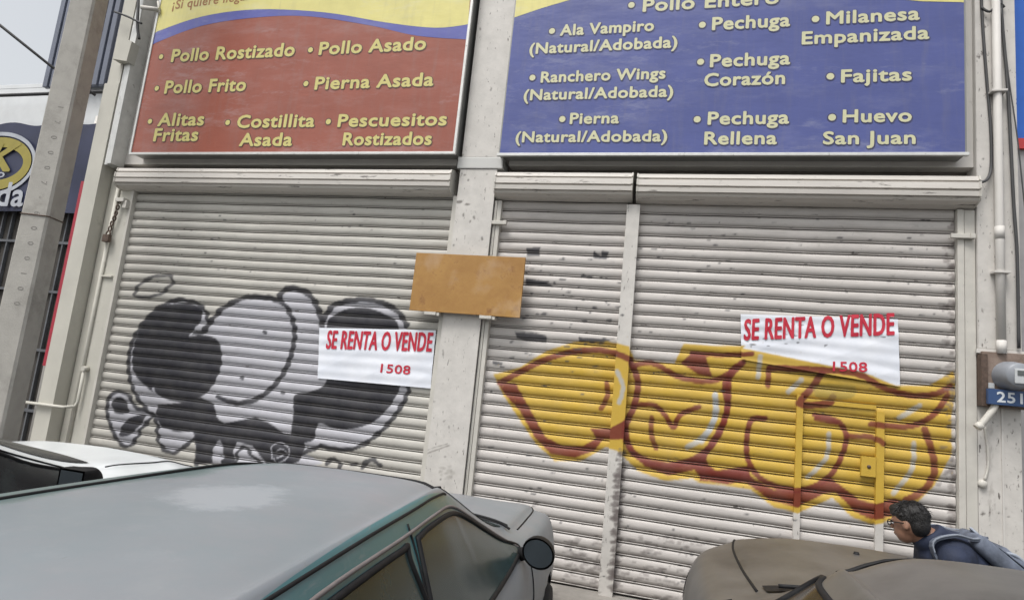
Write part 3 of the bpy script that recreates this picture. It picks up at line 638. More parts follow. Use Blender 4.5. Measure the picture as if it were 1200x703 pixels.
bm = NB(); put_text(bm, "251", p0.x+.055, p0.x+.215, p0.z+.022, p1.z-p0.z-.04, -.168, .035); obj('digits', bm, M['digits'], pl, origin=org)
bm = NB(); box(bm, x0+.035, x0+.075, -.106, -.1, z0+.13, z0+.17); obj('sticker', bm, M['mlite'], mb, origin=org)
# vertical conduit and drain elbow
def PT(px, py, Y): return P(px, py, Y)
xp = P(1171,250,-.1).x   # conduit
bm = NB(); tube(bm, [(xp,-.10,2.49),(xp,-.10,3.4),(xp,-.10,3.41),(xp,-.10,7.3)], .030, 14)
for z in (3.42, 2.52): tube(bm, [(xp,-.10,z-.05),(xp,-.10,z+.05)], .0325, 14)
for z in (3.1, 4.6, 5.6): box(bm, xp-.055, xp+.055, -.142, -.06, z-.009, z+.009, .003)
tag(obj('conduit_pipe', bm, M['wall']), 'white painted vertical conduit running up the right pillar above the meter', 'pipe', 'pipes fixed to the facade')
e0, e1, e2 = P(1150,497,-.13), P(1162,482,-.13), P(1166,474,-.12)
bm = NB(); tube(bm, catmull([e0+Vector((-.02,.0,-.015)), e0, e1, e2, e2+Vector((0,.02,.05))], 5), .024, 12)
tube(bm, [e0+Vector((-.03,0,-.03)), e0], .029, 12)
tag(obj('elbow_pipe', bm, M['rail']), 'short bent white pipe coming out under the electricity meter', 'pipe', 'pipes fixed to the facade')
bm = NB(); q = [P(1154,500,-.045), P(1157,520,-.045), P(1158,545,-.045), P(1154,562,-.045)]; tube(bm, catmull(q, 5), .009, 8)
tag(obj('cable', bm, M['rail']), 'thin white painted cable hanging from the bent pipe below the meter', 'cable', 'cables strung over the facade')
q = [P(1148,-60,-.075), P(1151,20,-.075), P(1156,90,-.075), P(1161,150,-.075), P(1161.5,195,-.075), P(1157,210,-.11), P(1149,214,-.15)]
bm = NB(); tube(bm, catmull(q, 6), .0115, 8); tag(obj('cable', bm, M['cable']), 'black cable curving down the right pillar into the shutter hood', 'cable', 'cables strung over the facade')
q = [P(1170,-60,-.09), P(1174,20,-.09), P(1180,90,-.09), P(1184,160,-.09), P(1188,240,-.09), P(1192,300,-.09), P(1194,408,-.09)]
bm = NB(); tube(bm, catmull(q, 6), .012, 8); tag(obj('cable', bm, M['cable']), 'thick black cable beside the conduit on the right pillar', 'cable', 'cables strung over the facade')
q = [P(1173,10,-.10), P(1182,90,-.10), P(1192,160,-.10), P(1199,225,-.10), P(1207,300,-.1)]
bm = NB(); tube(bm, catmull(q, 6), .005, 6); tag(obj('cable', bm, M['cable']), 'thin black wire slanting off toward the blue neighbouring building', 'cable', 'cables strung over the facade')
q = [P(1150,9,-.085), P(1160,14,-.10), P(1170,4,-.10), P(1177,9,-.085)]
bm = NB(); tube(bm, catmull(q, 5), .010, 8); tag(obj('cable', bm, M['cable']), 'short knotted wire tying the two cables at the top of the right pillar', 'cable', 'cables strung over the facade')
# ------------------------------------------------------------------ things at the left jamb
q = [P(97,432,-.07), P(89,472,-.07)]
zj = P(70,474,-.19)
bm = NB(); x_ = P(98,436,-.09).x
pts = [(x_,-.09,P(98,434,-.09).z), (x_,-.09,P(90,470,-.09).z), (x_-.015,-.10,P(89,474,-.09).z-.02), (x_-.06,-.2,P(89,474,-.09).z-.03), (-6.90,-.2,P(50,474,-.2).z)]
tube(bm, pts, .017, 10); tube(bm, [(x_,-.05,P(98,434,-.09).z+.02), (x_,-.11,P(98,434,-.09).z+.02)], .03, 10)
tag(obj('water_pipe', bm, M['beige']), 'small beige water pipe turning left across the column near the white car', 'pipe', 'pipes fixed to the facade')
bm = NB(); xq = P(121,310,-.06).x; tube(bm, [(xq,-.06,PZ),(xq,-.06,3.7)], .022, 10); box(bm, xq-.04, xq+.16, -.072, -.045, 2.62, 2.64, .003)
tag(obj('conduit_pipe', bm, M['beige']), 'thin beige conduit running up the left jamb beside the skull shutter', 'pipe', 'pipes fixed to the facade')
ch = thing('chain_lock', 'rusty chain and padlock hanging on the left jamb under the hood', 'chain', P(133,262,-.09))
bm = NB(); o0 = Vector(ch.location)
for k, (px, py) in enumerate(((140,236),(138,243),(136,250),(134,256),(131,262),(129,268))):
    c = P(px, py, -.09); ax = (1,0,0) if k%2 else (0,1,0)
    ringp = [c+Vector(((.018*math.cos(t) if not k%2 else 0), (.018*math.cos(t) if k%2 else 0), .028*math.sin(t))) for t in np.linspace(0, 6.283, 13)]
    tube(bm, ringp, .008, 6, False)
obj('chain', bm, M['rust'], ch, origin=o0)
c = P(126,278,-.1); bm = NB(); box(bm, c.x-.045, c.x+.045, -.13, -.085, c.z-.06, c.z+.03, .012)
tube(bm, [c+Vector((.028*math.cos(t), 0, .03+.045*math.sin(t))) for t in np.linspace(0, math.pi, 9)], .009, 8); obj('padlock', bm, M['rust'], ch, origin=o0)
c = P(143,235,-.09); bm = NB(); box(bm, c.x-.07, c.x+.05, -.12, -.046, c.z-.02, c.z+.025, .005); box(bm, c.x+.03, c.x+.08, -.10, -.046, c.z-.09, c.z+.0, .005); obj('hasp', bm, M['rail'], ch, origin=o0)
# junction box on top of column
c = P(150,62,-.19); bm = NB(); prism(bm, [(c.x-.12,c.z-.12),(c.x+.10,c.z-.16),(c.x+.12,c.z+.09),(c.x-.06,c.z+.16)], -.27, -.16, 'y')
tag(obj('junction_box', bm, M['beige']), 'beige metal junction box on top of the left column', 'box')
bm = NB(); tube(bm, catmull([P(134,14,-.24), P(150,20,-.26), P(166,28,-.26)], 5), .012, 8); tube(bm, catmull([P(163,-30,-.24), P(162,6,-.25), P(161,30,-.25), P(163,46,-.23)], 5), .016, 8)
tag(obj('cable', bm, M['cable']), 'black cable looping over the top of the left column', 'cable', 'cables strung over the facade')
bm = NB(); tube(bm, [P(166,9,-.24), P(187,12,-.22)], .026, 10); tube(bm, [P(185,2,-.22), P(187,16,-.22)], .012, 8)
tag(obj('pipe_stub', bm, M['rail']), 'short horizontal pipe clamped at the top left corner of the red sign', 'pipe', 'pipes fixed to the facade')

# ------------------------------------------------------------------ neighbours
M['whitewash'] = mat('white_plaster', (.68,.70,.71), .8, var=.06, scale=4, bumpk=.1, bscale=8, dirt=(.40,.40,.39), dscale=3, dlo=.6, dhi=.85)
M['navy'] = mat('navy_tarpaulin', (.022,.027,.065), .5, var=.2, scale=3, bumpk=.15, bscale=6); M['logo_y'] = mat('gold_print', (.30,.25,.045), .5); M['logo_w'] = mat('white_print', (.40,.42,.46), .5)
M['steelblue'] = mat('grey_blue_sheet', (.14,.155,.20), .5, var=.12, scale=3)
M['grille'] = mat('dark_grille_paint', (.10,.105,.115), .6, var=.3)
nb = thing('neighbour_shop', 'white plastered neighbouring shop behind the concrete pole with a dark barred front', 'building', (-8.5, .1, 0))
og = (-8.5, .1, 0)
zp = P(30,98,.1).z
bm = NB(); box(bm, -14, -6.87, .12, 6, PZ-.1, zp-.06); box(bm, -14, -6.87, .118, .4, zp-.058, zp, .006); obj('wall', bm, M['whitewash'], nb, origin=og)
z2 = P(20,250,.1).z
bm = NB(); box(bm, -12, -6.95, .09, .125, PZ, z2+.3); obj('shop_opening', bm, M['dark'], nb, origin=og)
bm = NB()
for k in range(26): box(bm, -10.9+k*.15, -10.88+k*.15, .05, .088, PZ, z2+.2)
for z in (1.0, 1.7, 2.4, 3.0): box(bm, -10.95, -7.0, .045, .09, z, z+.03)
obj('grille', bm, M['grille'], nb, origin=og)
bm = NB(); x_ = P(52,450,.0).x; tube(bm, [(x_,.0,PZ),(x_,.0,4.6)], .045, 10); obj('door_post', bm, M['wall'], nb, origin=og)
bm = NB(); xr = P(64,365,-.08).x; box(bm, xr, cxl-.004, -.09, .03, 1.55, 3.75, .003); obj('edge_strip', bm, M['red'], nb, origin=og)
bm = NB(); zc = P(60,104,.05).z; x0 = P(77,0,.05).x
for k in range(9): box(bm, x0+k*.115, x0+k*.115+.075, -.0, .05, zc, 8.5, .01)
box(bm, x0, -6.92, .04, .058, zc, 8.5); obj('sheet_panel', bm, M['steelblue'], nb, origin=og)
bm = NB(); a, b = P(-200,128,-.1), P(60,110,-.1); tube(bm, [(a.x,-.1,b.z),(b.x+1,-.1,b.z)], .022, 8); tag(obj('cable', bm, M['cable']), 'thick black cable running level along the white wall of the neighbouring shop', 'cable', 'cables strung over the facade')
bm = NB(); tube(bm, [Vector((-13.5,-1.2,8.6)), P(0,30,-1.0), P(60,78,-.6), P(112,112,-.25)], .016, 8); tag(obj('cable', bm, M['cable']), 'black overhead cable sloping down across the sky to the concrete pole', 'cable', 'cables strung over the facade')
# navy banner with the oval emblem
YB = -.06; tl = P(0,146,YB); bl = P(0,247,YB); xrB = P(112,165,YB).x
ob = ((tl.x+xrB)/2, YB, bl.z)
bn = thing('shop_banner', 'navy tarpaulin banner with a gold and white oval emblem partly behind the pole', 'banner', ob)
nx, nz = 40, 20; bm = NB(); V = []
for k in range(nz+1):
    row = []
    for i in range(nx+1):
        u, v = i/nx, k/nz; row.append(bm.verts.new((tl.x-1.6+(xrB-tl.x+1.6)*u, YB+.02*math.sin(u*14+v*5)*(1-v*.5), bl.z+(tl.z-bl.z)*v+.025*math.sin(u*25)*v)))
    V.append(row)
for k in range(nz):
    for i in range(nx): bm.faces.new((V[k][i], V[k][i+1], V[k+1][i+1], V[k+1][i])).smooth = True
tp = obj('tarpaulin', bm, M['navy'], bn, origin=ob)
def ellring(bm, c, rx, rz, wx, y, n=48):
    A_ = [bm.verts.new((c.x+rx*math.cos(t), y, c.z+rz*math.sin(t))) for t in np.linspace(0, 6.2832, n, False)]
    B2 = [bm.verts.new((c.x+(rx-wx)*math.cos(t), y, c.z+(rz-wx)*math.sin(t))) for t in np.linspace(0, 6.2832, n, False)]
    for k in range(n): bm.faces.new((A_[k], A_[(k+1)%n], B2[(k+1)%n], B2[k]))
ec = P(-6,192,YB-.03); er = P(43,184,YB-.03).x-ec.x; ez = P(-6,155,YB-.03).z-ec.z
bm = NB(); ellring(bm, ec, er, ez, .05, YB-.03)
put_text(bm, "da", P(-6,242,YB-.03).x, P(26,239,YB-.03).x, P(10,241,YB-.03).z, .30, YB-.03, .03)
put_text(bm, "o", P(-4,208,YB-.03).x, P(5,208,YB-.03).x, P(0,208,YB-.03).z, .10, YB-.034, .02)
obj('white_print', bm, M['logo_w'], tp, origin=ob)
bm = NB(); ellring(bm, ec, er-.07, ez-.07, .13, YB-.03)
put_text(bm, "K", P(-18,200,YB-.03).x, P(18,200,YB-.03).x, P(0,200,YB-.03).z, .36, YB-.034, .04, shear=.3); obj('gold_print', bm, M['logo_y'], tp, origin=ob)
# blue neighbour to the right
M['bluewall'] = mat('bright_blue_paint', (.02,.12,.50), .6, var=.08); M['redpaint'] = mat('red_paint', (.5,.04,.04), .5); M['greywall'] = mat('grey_plaster', (.36,.35,.35), .8)
zz = P(1197,165,.2).z
rb = thing('blue_building', 'bright blue painted building edge beside the right end of the shop', 'building', (4, .2, 0)); og = (4, .2, 0)
bm = NB(); box(bm, XE+.02, 9, .2, 6, zz, 8.2); obj('upper_wall', bm, M['bluewall'], rb, origin=og)
bm = NB(); box(bm, XE+.02, 9, .18, 5.9, PZ-.1, zz-.09); obj('lower_wall', bm, M['greywall'], rb, origin=og)
bm = NB(); box(bm, XE+.02, 9, .15, 5.9, zz-.09, zz); obj('red_band', bm, M['redpaint'], rb, origin=og)

# ------------------------------------------------------------------ concrete pole
YP = -1.15
pa, pb, pm = P(36,200,YP), P(88,200,YP), P(62,200,YP); pc = pm.x; zref = pa.z
vd = Vector((pc, YP+CAM_D, 0)).normalized(); side_ = (pb.x-pa.x)*abs(vd.y)/1.36        # square shaft seen on its corner
n1 = Matrix.Rotation(R(-33), 3, 'Z') @ (-vd); n2 = Matrix.Rotation(R(57), 3, 'Z') @ (-vd)
def pole_r(z): return side_/2*(1-(z-zref)*.028)
up_ = thing('utility_pole', 'grey tapered concrete utility pole standing in front of the shop on the left', 'pole', (pc, YP, GZ)); og = (pc, YP, GZ)
bm = NB(); Rg = []
for z in (GZ-.3, 1.5, zref, 5, 9.5):
    h_ = pole_r(z); c_ = h_*.16
    Rg.append([bm.verts.new(Vector((pc, YP, z))+n1*a_+n2*b_) for a_, b_ in ((h_,h_-c_),(h_-c_,h_),(-h_+c_,h_),(-h_,h_-c_),(-h_,-h_+c_),(-h_+c_,-h_),(h_-c_,-h_),(h_,-h_+c_))])
for A_, B2 in zip(Rg, Rg[1:]):
    for k in range(8): bm.faces.new((A_[k], A_[(k+1)%8], B2[(k+1)%8], B2[k]))
bm.faces.new(Rg[-1]); bm.faces.new(Rg[0])
bmesh.ops.bevel(bm, geom=[e for e in bm.edges if abs((e.verts[0].co-e.verts[1].co).normalized().z) > .9], offset=.012, segments=2, affect='EDGES')
obj('shaft', bm, M['pole'], up_, origin=og)
bm = NB(); zb = P(60,256,YP).z; h_ = pole_r(zb)+.004
tube(bm, [Vector((pc, YP, zb))+n1*a_*h_+n2*b_*h_ for a_, b_ in ((1,.85),(.85,1),(-.85,1),(-1,.85),(-1,-.85),(-.85,-1),(.85,-1),(1,-.85),(1,.85))], .006, 6, False); obj('wire_band', bm, M['rust'], up_, origin=og)
# stencilled figures down the shaft
bm = NB()
for i, chx in enumerate("1 7 0 0 0 7 - 6 0 0 0 1 0 0".split()):
    yy = 118+i*18
    if yy > 480: break
    c = P(62-(yy-118)*.20, yy, YP-.2)
    me, co = text_bm(chx, 0, 1, 0, .1, 0, .0)
    base = Vector((pc, YP, c.z))+n1*(pole_r(c.z)+.0015)+n2*.02; fx = n2
    vs = [bm.verts.new(base+fx*((co[k][1])*.075-.02)-Vector((0,0,1))*(co[k][0]*.075)) for k in range(len(co))]
    for p in me.polygons: bm.faces.new([vs[j] for j in p.vertices])
    bpy.data.meshes.remove(me)
obj('stencil', bm, M['marking'], up_, origin=og)
# ------------------------------------------------------------------ cars
def car_paint(name, base, chalk=None, chalk_amt=.0, rough=.35, coat=.3, dust=(.4,.38,.35), dlo=.55, dhi=.9, roofmask=False, damt=.5):
    m, N, L, B = newmat(name)
    c = ramp(N, L, noise(N, L, 1.5, 5), .3, .7, tuple(x*.9 for x in base)+(1,), tuple(x*1.1 for x in base)+(1,))
    rg = rough
    if chalk:
        if roofmask:   # lacquer burnt off the upward panels, the old colour left along the edges
            tc = N.new('ShaderNodeTexCoord'); sp = N.new('ShaderNodeSeparateXYZ'); L.new(tc.outputs['Object'], sp.inputs[0])
            n_ = noise(N, L, 2.6, 9, .68)
            nn = math_(N, L, 'SUBTRACT', n_, .5)
            e = math_(N, L, 'ADD', math_(N, L, 'ADD', sp.outputs[0], math_(N, L, 'MULTIPLY', nn, .38)), math_(N, L, 'MULTIPLY', sp.outputs[1], -.10))
            k1a = ramp(N, L, math_(N, L, 'ADD', e, 1.0), .70, .76)                     # chalky right of the worn edge
            g_ = math_(N, L, 'ADD', sp.outputs[0], math_(N, L, 'MULTIPLY', sp.outputs[1], .045))     # inside the right gutter
            ins = math_(N, L, 'MULTIPLY', math_(N, L, 'LESS_THAN', g_, .452), math_(N, L, 'GREATER_THAN', sp.outputs[2], 1.30))
            k1 = math_(N, L, 'MULTIPLY', k1a, ins)
            c = mix(N, L, ins, c, (.125,.170,.172))                                                     # thin, half bleached lacquer left on the roof edge
            rs_ = ramp(N, L, noise(N, L, 7, 8, .7, stretch=(3,.5,3)), .58, .70)
            c = mix(N, L, math_(N, L, 'MULTIPLY', rs_, .45), c, (.21,.22,.235))
            fy = math_(N, L, 'ADD', sp.outputs[1], math_(N, L, 'MULTIPLY', nn, .3))
            fy = math_(N, L, 'ADD', fy, math_(N, L, 'MULTIPLY', math_(N, L, 'LESS_THAN', sp.outputs[2], .965), .45))
            k2 = ramp(N, L, fy, .02, .30)
            k = math_(N, L, 'MAXIMUM', k1, k2)
            ch = ramp(N, L, noise(N, L, 2.2, 7, .6), .3, .7, tuple(x*.94 for x in chalk)+(1,), tuple(x*1.06 for x in chalk)+(1,)); ch = mix(N, L, math_(N, L, 'MULTIPLY', ramp(N, L, noise(N, L, 1.7, 9, .7), .42, .66), .55), ch, (.235,.222,.238)); ch = mix(N, L, math_(N, L, 'MULTIPLY', ramp(N, L, noise(N, L, 4.5, 9, .75), .55, .75), .35), ch, (.27,.28,.30))
            c = mix(N, L, k, c, ch)
            # pale scoured patch on the roof
            mp = N.new('ShaderNodeMapping'); mp.inputs['Location'].default_value = (-.02*5, .82*4.4, 0); mp.inputs['Scale'].default_value = (5.0, 4.4, .01); L.new(tc.outputs['Object'], mp.inputs[0])
            ln = N.new('ShaderNodeVectorMath'); ln.operation = 'LENGTH'; L.new(mp.outputs[0], ln.inputs[0])
            s_ = math_(N, L, 'ADD', ln.outputs['Value'], math_(N, L, 'MULTIPLY', math_(N, L, 'SUBTRACT', noise(N, L, 9, 9, .75), .5), 1.7))
            pm = ramp(N, L, s_, .62, .95, (1,1,1,1), (0,0,0,1))
            c = mix(N, L, math_(N, L, 'MULTIPLY', pm, .52), c, (.34,.36,.385))
            sc = ramp(N, L, noise(N, L, 30, 5, .6, stretch=(1,.4,1)), .70, .74); c = mix(N, L, math_(N, L, 'MULTIPLY', sc, .5), c, (.16,.17,.17))
            rr = N.new('ShaderNodeMix'); rr.data_type = 'FLOAT'; L.new(k, rr.inputs[0]); rr.inputs[2].default_value = rough; rr.inputs[3].default_value = .52
            L.new(rr.outputs[0], B.inputs['Roughness'])
        else:
            c = mix(N, L, math_(N, L, 'MULTIPLY', ramp(N, L, noise(N, L, 2.4, 8, .65), .4, .7), chalk_amt), c, chalk)
            B.inputs['Roughness'].default_value = rough
    else: B.inputs['Roughness'].default_value = rough
    d = ramp(N, L, noise(N, L, 5, 10, .7), dlo, dhi); c = mix(N, L, math_(N, L, 'MULTIPLY', d, damt), c, dust)
    L.new(c, B.inputs['Base Color']); B.inputs['Coat Weight'].default_value = coat; B.inputs['Coat Roughness'].default_value = .25
    bump(N, L, B, noise(N, L, 90, 4), .03, .003)
    return m
def glass_mat(name, base=(.05,.055,.05), rough=.12):
    m, N, L, B = newmat(name)
    c = ramp(N, L, noise(N, L, 1.8, 5), .3, .7, tuple(x*.7 for x in base)+(1,), tuple(x*1.4 for x in base)+(1,))
    d = ramp(N, L, noise(N, L, 3.5, 9, .7), .45, .85); c = mix(N, L, math_(N, L, 'MULTIPLY', d, .35), c, (.065,.092,.09))
    L.new(c, B.inputs['Base Color']); B.inputs['Roughness'].default_value = rough; B.inputs['Specular IOR Level'].default_value = .35
    return m
M['glass'] = glass_mat('dusty_window_glass', (.022,.040,.041), .22); M['glassd'] = glass_mat('dark_window_glass', (.012,.013,.015), .22)
M['tyre'] = mat('tyre_rubber', (.022,.022,.022), .85, bumpk=.3, bscale=90); M['rim'] = mat('wheel_rim', (.30,.30,.31), .4, metal=.6)
M['trim'] = mat('black_plastic_trim', (.012,.012,.013), .6, var=.3, scale=20, spec=.2); M['lens'] = mat('headlight_lens', (.45,.46,.47), .15); M['tail'] = mat('tail_lamp', (.30,.02,.02), .2)
M['mirror'] = None; M['strip'] = mat('weathered_grey_strip', (.16,.14,.135), .6, var=.2, scale=15)
m, N, L, B = newmat('mirror_glass'); B.inputs['Base Color'].default_value = (.10,.12,.135,1); B.inputs['Metallic'].default_value = .7; B.inputs['Roughness'].default_value = .12; M['mirror'] = m

class Car:
    """body lofted from half cross-sections: stations = [(y, [(x,z) x 8])] from the top centre line down to the sill"""
    NV = 6
    def __init__(s, stations):
        s.ys = np.array([q[0] for q in stations]); s.cp = np.array([q[1] for q in stations], float)
    def section_cp(s, y):
        ys = s.ys; y = min(max(y, ys[0]), ys[-1]); i = min(max(np.searchsorted(ys, y)-1, 0), len(ys)-2)
        h = ys[i+1]-ys[i]; t = (y-ys[i])/h
        def slope(k):
            if k == 0 or k == len(ys)-1:
                j = 0 if k == 0 else k-1; return (s.cp[j+1]-s.cp[j])/(ys[j+1]-ys[j])
            a = (s.cp[k]-s.cp[k-1])/(ys[k]-ys[k-1]); b = (s.cp[k+1]-s.cp[k])/(ys[k+1]-ys[k])
            with np.errstate(divide='ignore', invalid='ignore'): hm = np.where(a*b > 0, 2*a*b/(a+b), 0)
            return hm
        m0, m1 = slope(i), slope(i+1)
        return (2*t**3-3*t**2+1)*s.cp[i]+(t**3-2*t*t+t)*h*m0+(-2*t**3+3*t*t)*s.cp[i+1]+(t**3-t*t)*h*m1
    def section(s, y): return catmull(s.section_cp(y), s.NV)
    def ztop(s, x, y):
        q = s.section(y); x = abs(x); k = np.argmax(q[:,0])+1
        return float(np.interp(x, q[:k,0], q[:k,1]))
    def xside(s, y, z):
        q = s.section(y); best = 0
        for a, b in zip(q, q[1:]):
            if (a[1]-z)*(b[1]-z) <= 0 and abs(a[1]-b[1]) > 1e-9:
                t = (z-a[1])/(b[1]-a[1]); best = max(best, a[0]+(b[0]-a[0])*t)
        return best
    def body(s, ny=150, arches=()):
        bm = NB(); yy = np.linspace(s.ys[0], s.ys[-1], ny); rows = []
        for y in yy:
            q = s.section(y); n = len(q)
            full = [(x, z) for x, z in q[::-1]]+[(-x, z) for x, z in q[1:]]
            rows.append([bm.verts.new((x, y, z)) for x, z in full])
        for A_, B2 in zip(rows, rows[1:]):
            for k in range(len(A_)-1):
                c = (A_[k].co+B2[k+1].co)/2
                if any(abs(c.x) > .45 and (c.y-ay)**2+(c.z-az)**2 < ar**2 for ay, az, ar in arches): continue
                bm.faces.new((A_[k], A_[k+1], B2[k+1], B2[k])).smooth = True
        bm.faces.new(rows[0]); bm.faces.new(rows[-1][::-1])
        return bm
    def side_patch(s, bm, poly, off, side=1, step=.03, smooth=6):
        """outline in (y,z) laid on the flank"""
        p = catmull(poly, smooth, True) if smooth else np.array(poly, float)
        y0, y1 = p[:,0].min(), p[:,0].max(); z0, z1 = p[:,1].min(), p[:,1].max()
        t = NB(); t.faces.new([t.verts.new((a, 0, b)) for a, b in p])
        bmesh.ops.triangulate(t, faces=t.faces)
        for k in range(1, int((y1-y0)/step)+1):
            g = t.verts[:]+t.edges[:]+t.faces[:]; bmesh.ops.bisect_plane(t, geom=g, plane_co=(y0+k*step, 0, 0), plane_no=(1,0,0))
        for k in range(1, int((z1-z0)/step)+1):
            g = t.verts[:]+t.edges[:]+t.faces[:]; bmesh.ops.bisect_plane(t, geom=g, plane_co=(0, 0, z0+k*step), plane_no=(0,0,1))
        mp = {}
        for v in t.verts:
            y, z = v.co.x, v.co.z; mp[v] = bm.verts.new((side*(s.xside(y, z)+off), y, z))
        for f in t.faces: bm.faces.new([mp[v] for v in f.verts]).smooth = True
        t.free()
    def side_line(s, bm, pts, r, off, side=1, n=6, closed=False):
        p = catmull(pts, 8, closed)
        if closed: p = np.vstack([p, p[:1]])
        tube(bm, [(side*(s.xside(y, z)+off), y, z) for y, z in p], r, n)
    def top_patch(s, bm, poly, off, step=.05, smooth=0):
        p = catmull(poly, smooth, True) if smooth else np.array(poly, float)
        x0, y0 = p.min(0); x1, y1 = p.max(0)
        t = NB(); t.faces.new([t.verts.new((a, b, 0)) for a, b in p]); bmesh.ops.triangulate(t, faces=t.faces)
        for k in range(1, int((x1-x0)/step)+1):
            bmesh.ops.bisect_plane(t, geom=t.verts[:]+t.edges[:]+t.faces[:], plane_co=(x0+k*step, 0, 0), plane_no=(1,0,0))
        for k in range(1, int((y1-y0)/step)+1):
            bmesh.ops.bisect_plane(t, geom=t.verts[:]+t.edges[:]+t.faces[:], plane_co=(0, y0+k*step, 0), plane_no=(0,1,0))
        mp = {v: bm.verts.new((v.co.x, v.co.y, s.ztop(v.co.x, v.co.y)+off)) for v in t.verts}
        for f in t.faces: bm.faces.new([mp[v] for v in f.verts]).smooth = True
        t.free()
    def top_line(s, bm, pts, r, off, n=6):
        p = catmull(pts, 8); tube(bm, [(x, y, s.ztop(x, y)+off) for x, y in p], r, n)

def wheel(parent, x, y, rad, w, side):
    w_ = NB(); lathe(w_, [(rad*.62,-w/2),(rad*.90,-w/2),(rad*.98,-w*.36),(rad,-w*.2),(rad,w*.2),(rad*.98,w*.36),(rad*.90,w/2),(rad*.62,w/2)], (x,y,rad), 'x', 40)
    o = obj('wheel', w_, M['tyre'], parent)
    r_ = NB(); sx = side*w*.5
    lathe(r_, [(rad*.64,sx*.85),(rad*.60,sx*1.0),(rad*.54,sx*.75),(rad*.3,sx*.7),(rad*.16,sx*.95),(0,sx*.95)], (x,y,rad), 'x', 32)
    obj('rim', r_, M['rim'], o)
    return o

def build_car(name, label, loc, rz, st, G_, paint, hoodpaint=None, glass='glass', mirror_m='trim', windows=(), details=None):
    c = Car(st); t = thing(name, label, 'car', loc, rz, 'cars parked nose to the shutters')
    ar = [(wy, G_['rad'], G_['rad']+.055) for wy in G_['wheels']]
    bd = obj('body', c.body(arches=ar), paint, t)
    for wy in G_['wheels']:
        for sd in (1, -1):
            wheel(t, sd*(G_['hw']-.062), wy, G_['rad'], .18, sd)
            lb = NB(); lathe(lb, [(G_['rad']+.06, -.26), (G_['rad']+.06, 0.0)], (sd*(G_['hw']-.02) if sd > 0 else sd*(G_['hw']-.02)+.26, wy, G_['rad']), 'x', 24, 0, math.pi)
            obj('wheel_arch', lb, M['trim'], bd)
    for sd in (1, -1):
        for wn in windows:
            g = NB(); c.side_patch(g, wn, .004, sd); go = obj('side_window', g, M[glass], t)
            tr = NB(); c.side_line(tr, wn, .011, .004, sd, 6, True); obj('window_seal', tr, M['trim'], go)
    w = G_['ws']; g = NB(); c.top_patch(g, w, .005); go = obj('windshield', g, M[glass], t)
    tr = NB(); c.top_line(tr, [w[0], ((w[0][0]+w[1][0])/2, (w[0][1]+w[1][1])/2+G_.get('bow',0)), w[1]], .010, .004); obj('window_seal', tr, M['trim'], go)
    w = G_['rw']; g = NB(); c.top_patch(g, w, .005); obj('rear_window', g, M[glass], t)
    return c, t, bd

# --- old green saloon, its roof filling the lower left
def sec(ztc, zr, xr, xb, zb, xm, xl=None, zs=.2, xmid=.30, drop=.008):
    return [(0,ztc),(xmid,ztc-drop),(xr-.07,zr+.018),(xr,zr-.012),(xb,zb),(xm,zb-.22),(xm-.01,zb-.48 if zb-.48 > zs+.1 else zs+.12),(xm-.06,zs)]
green = [(-2.95, sec(.80,.79,.50,.60,.74,.66,zs=.25)), (-2.85, sec(.99,.975,.54,.66,.90,.72)), (-2.60, sec(1.04,1.02,.54,.70,.945,.76)),
 (-2.50, sec(1.07,1.04,.53,.70,.945,.76)), (-2.05, sec(1.39,1.345,.525,.705,.96,.76)), (-1.7, sec(1.425,1.382,.53,.705,.962,.76)), (-1.0, sec(1.438,1.393,.522,.705,.965,.76)), (-.3, sec(1.435,1.388,.495,.705,.965,.76)),
 (0, sec(1.418,1.37,.468,.70,.96,.76)), (.10, sec(1.395,1.348,.46,.70,.96,.76)), (1.06, sec(1.075,1.025,.57,.70,.945,.76)), (1.18, sec(1.05,1.012,.59,.71,.945,.765)), (1.6, sec(1.035,1.002,.59,.715,.94,.77)), (1.98, sec(1.012,.985,.59,.71,.93,.765)), (2.17, sec(.975,.945,.57,.685,.89,.74)), (2.30, sec(.87,.84,.51,.62,.78,.68,zs=.25)), (2.38, sec(.70,.68,.44,.54,.64,.59,zs=.28))]
GREEN = car_paint('faded_green_paint', (.050,.150,.165), chalk=(.185,.210,.228), roofmask=True, rough=.32, coat=.35, dust=(.30,.30,.30), damt=.35)
fw_ = [(.86,.975),(.66,1.065),(.30,1.215),(.06,1.29),(-.20,1.322),(-.50,1.325),(-.555,1.29),(-.63,1.02),(-.62,.978),(0,.968)]
rw_ = [(-.74,.978),(-.665,1.29),(-.72,1.325),(-1.35,1.32),(-1.75,1.26),(-1.98,1.04),(-1.93,.978)]
gc, gt, gb = build_car('green_car', 'old faded green saloon with a chalky grey roof, nearest car to the middle shutter', (-1.335, -2.98, 0), R(3.6), green,
   dict(wheels=(1.72,-2.0), rad=.285, hw=.76, ws=[(-.42,.08),(.42,.08),(.53,1.04),(-.53,1.04)], rw=[(-.42,-2.07),(.42,-2.07),(.49,-2.49),(-.49,-2.49)], bow=.06), GREEN, windows=(fw_, rw_), glass='glass')
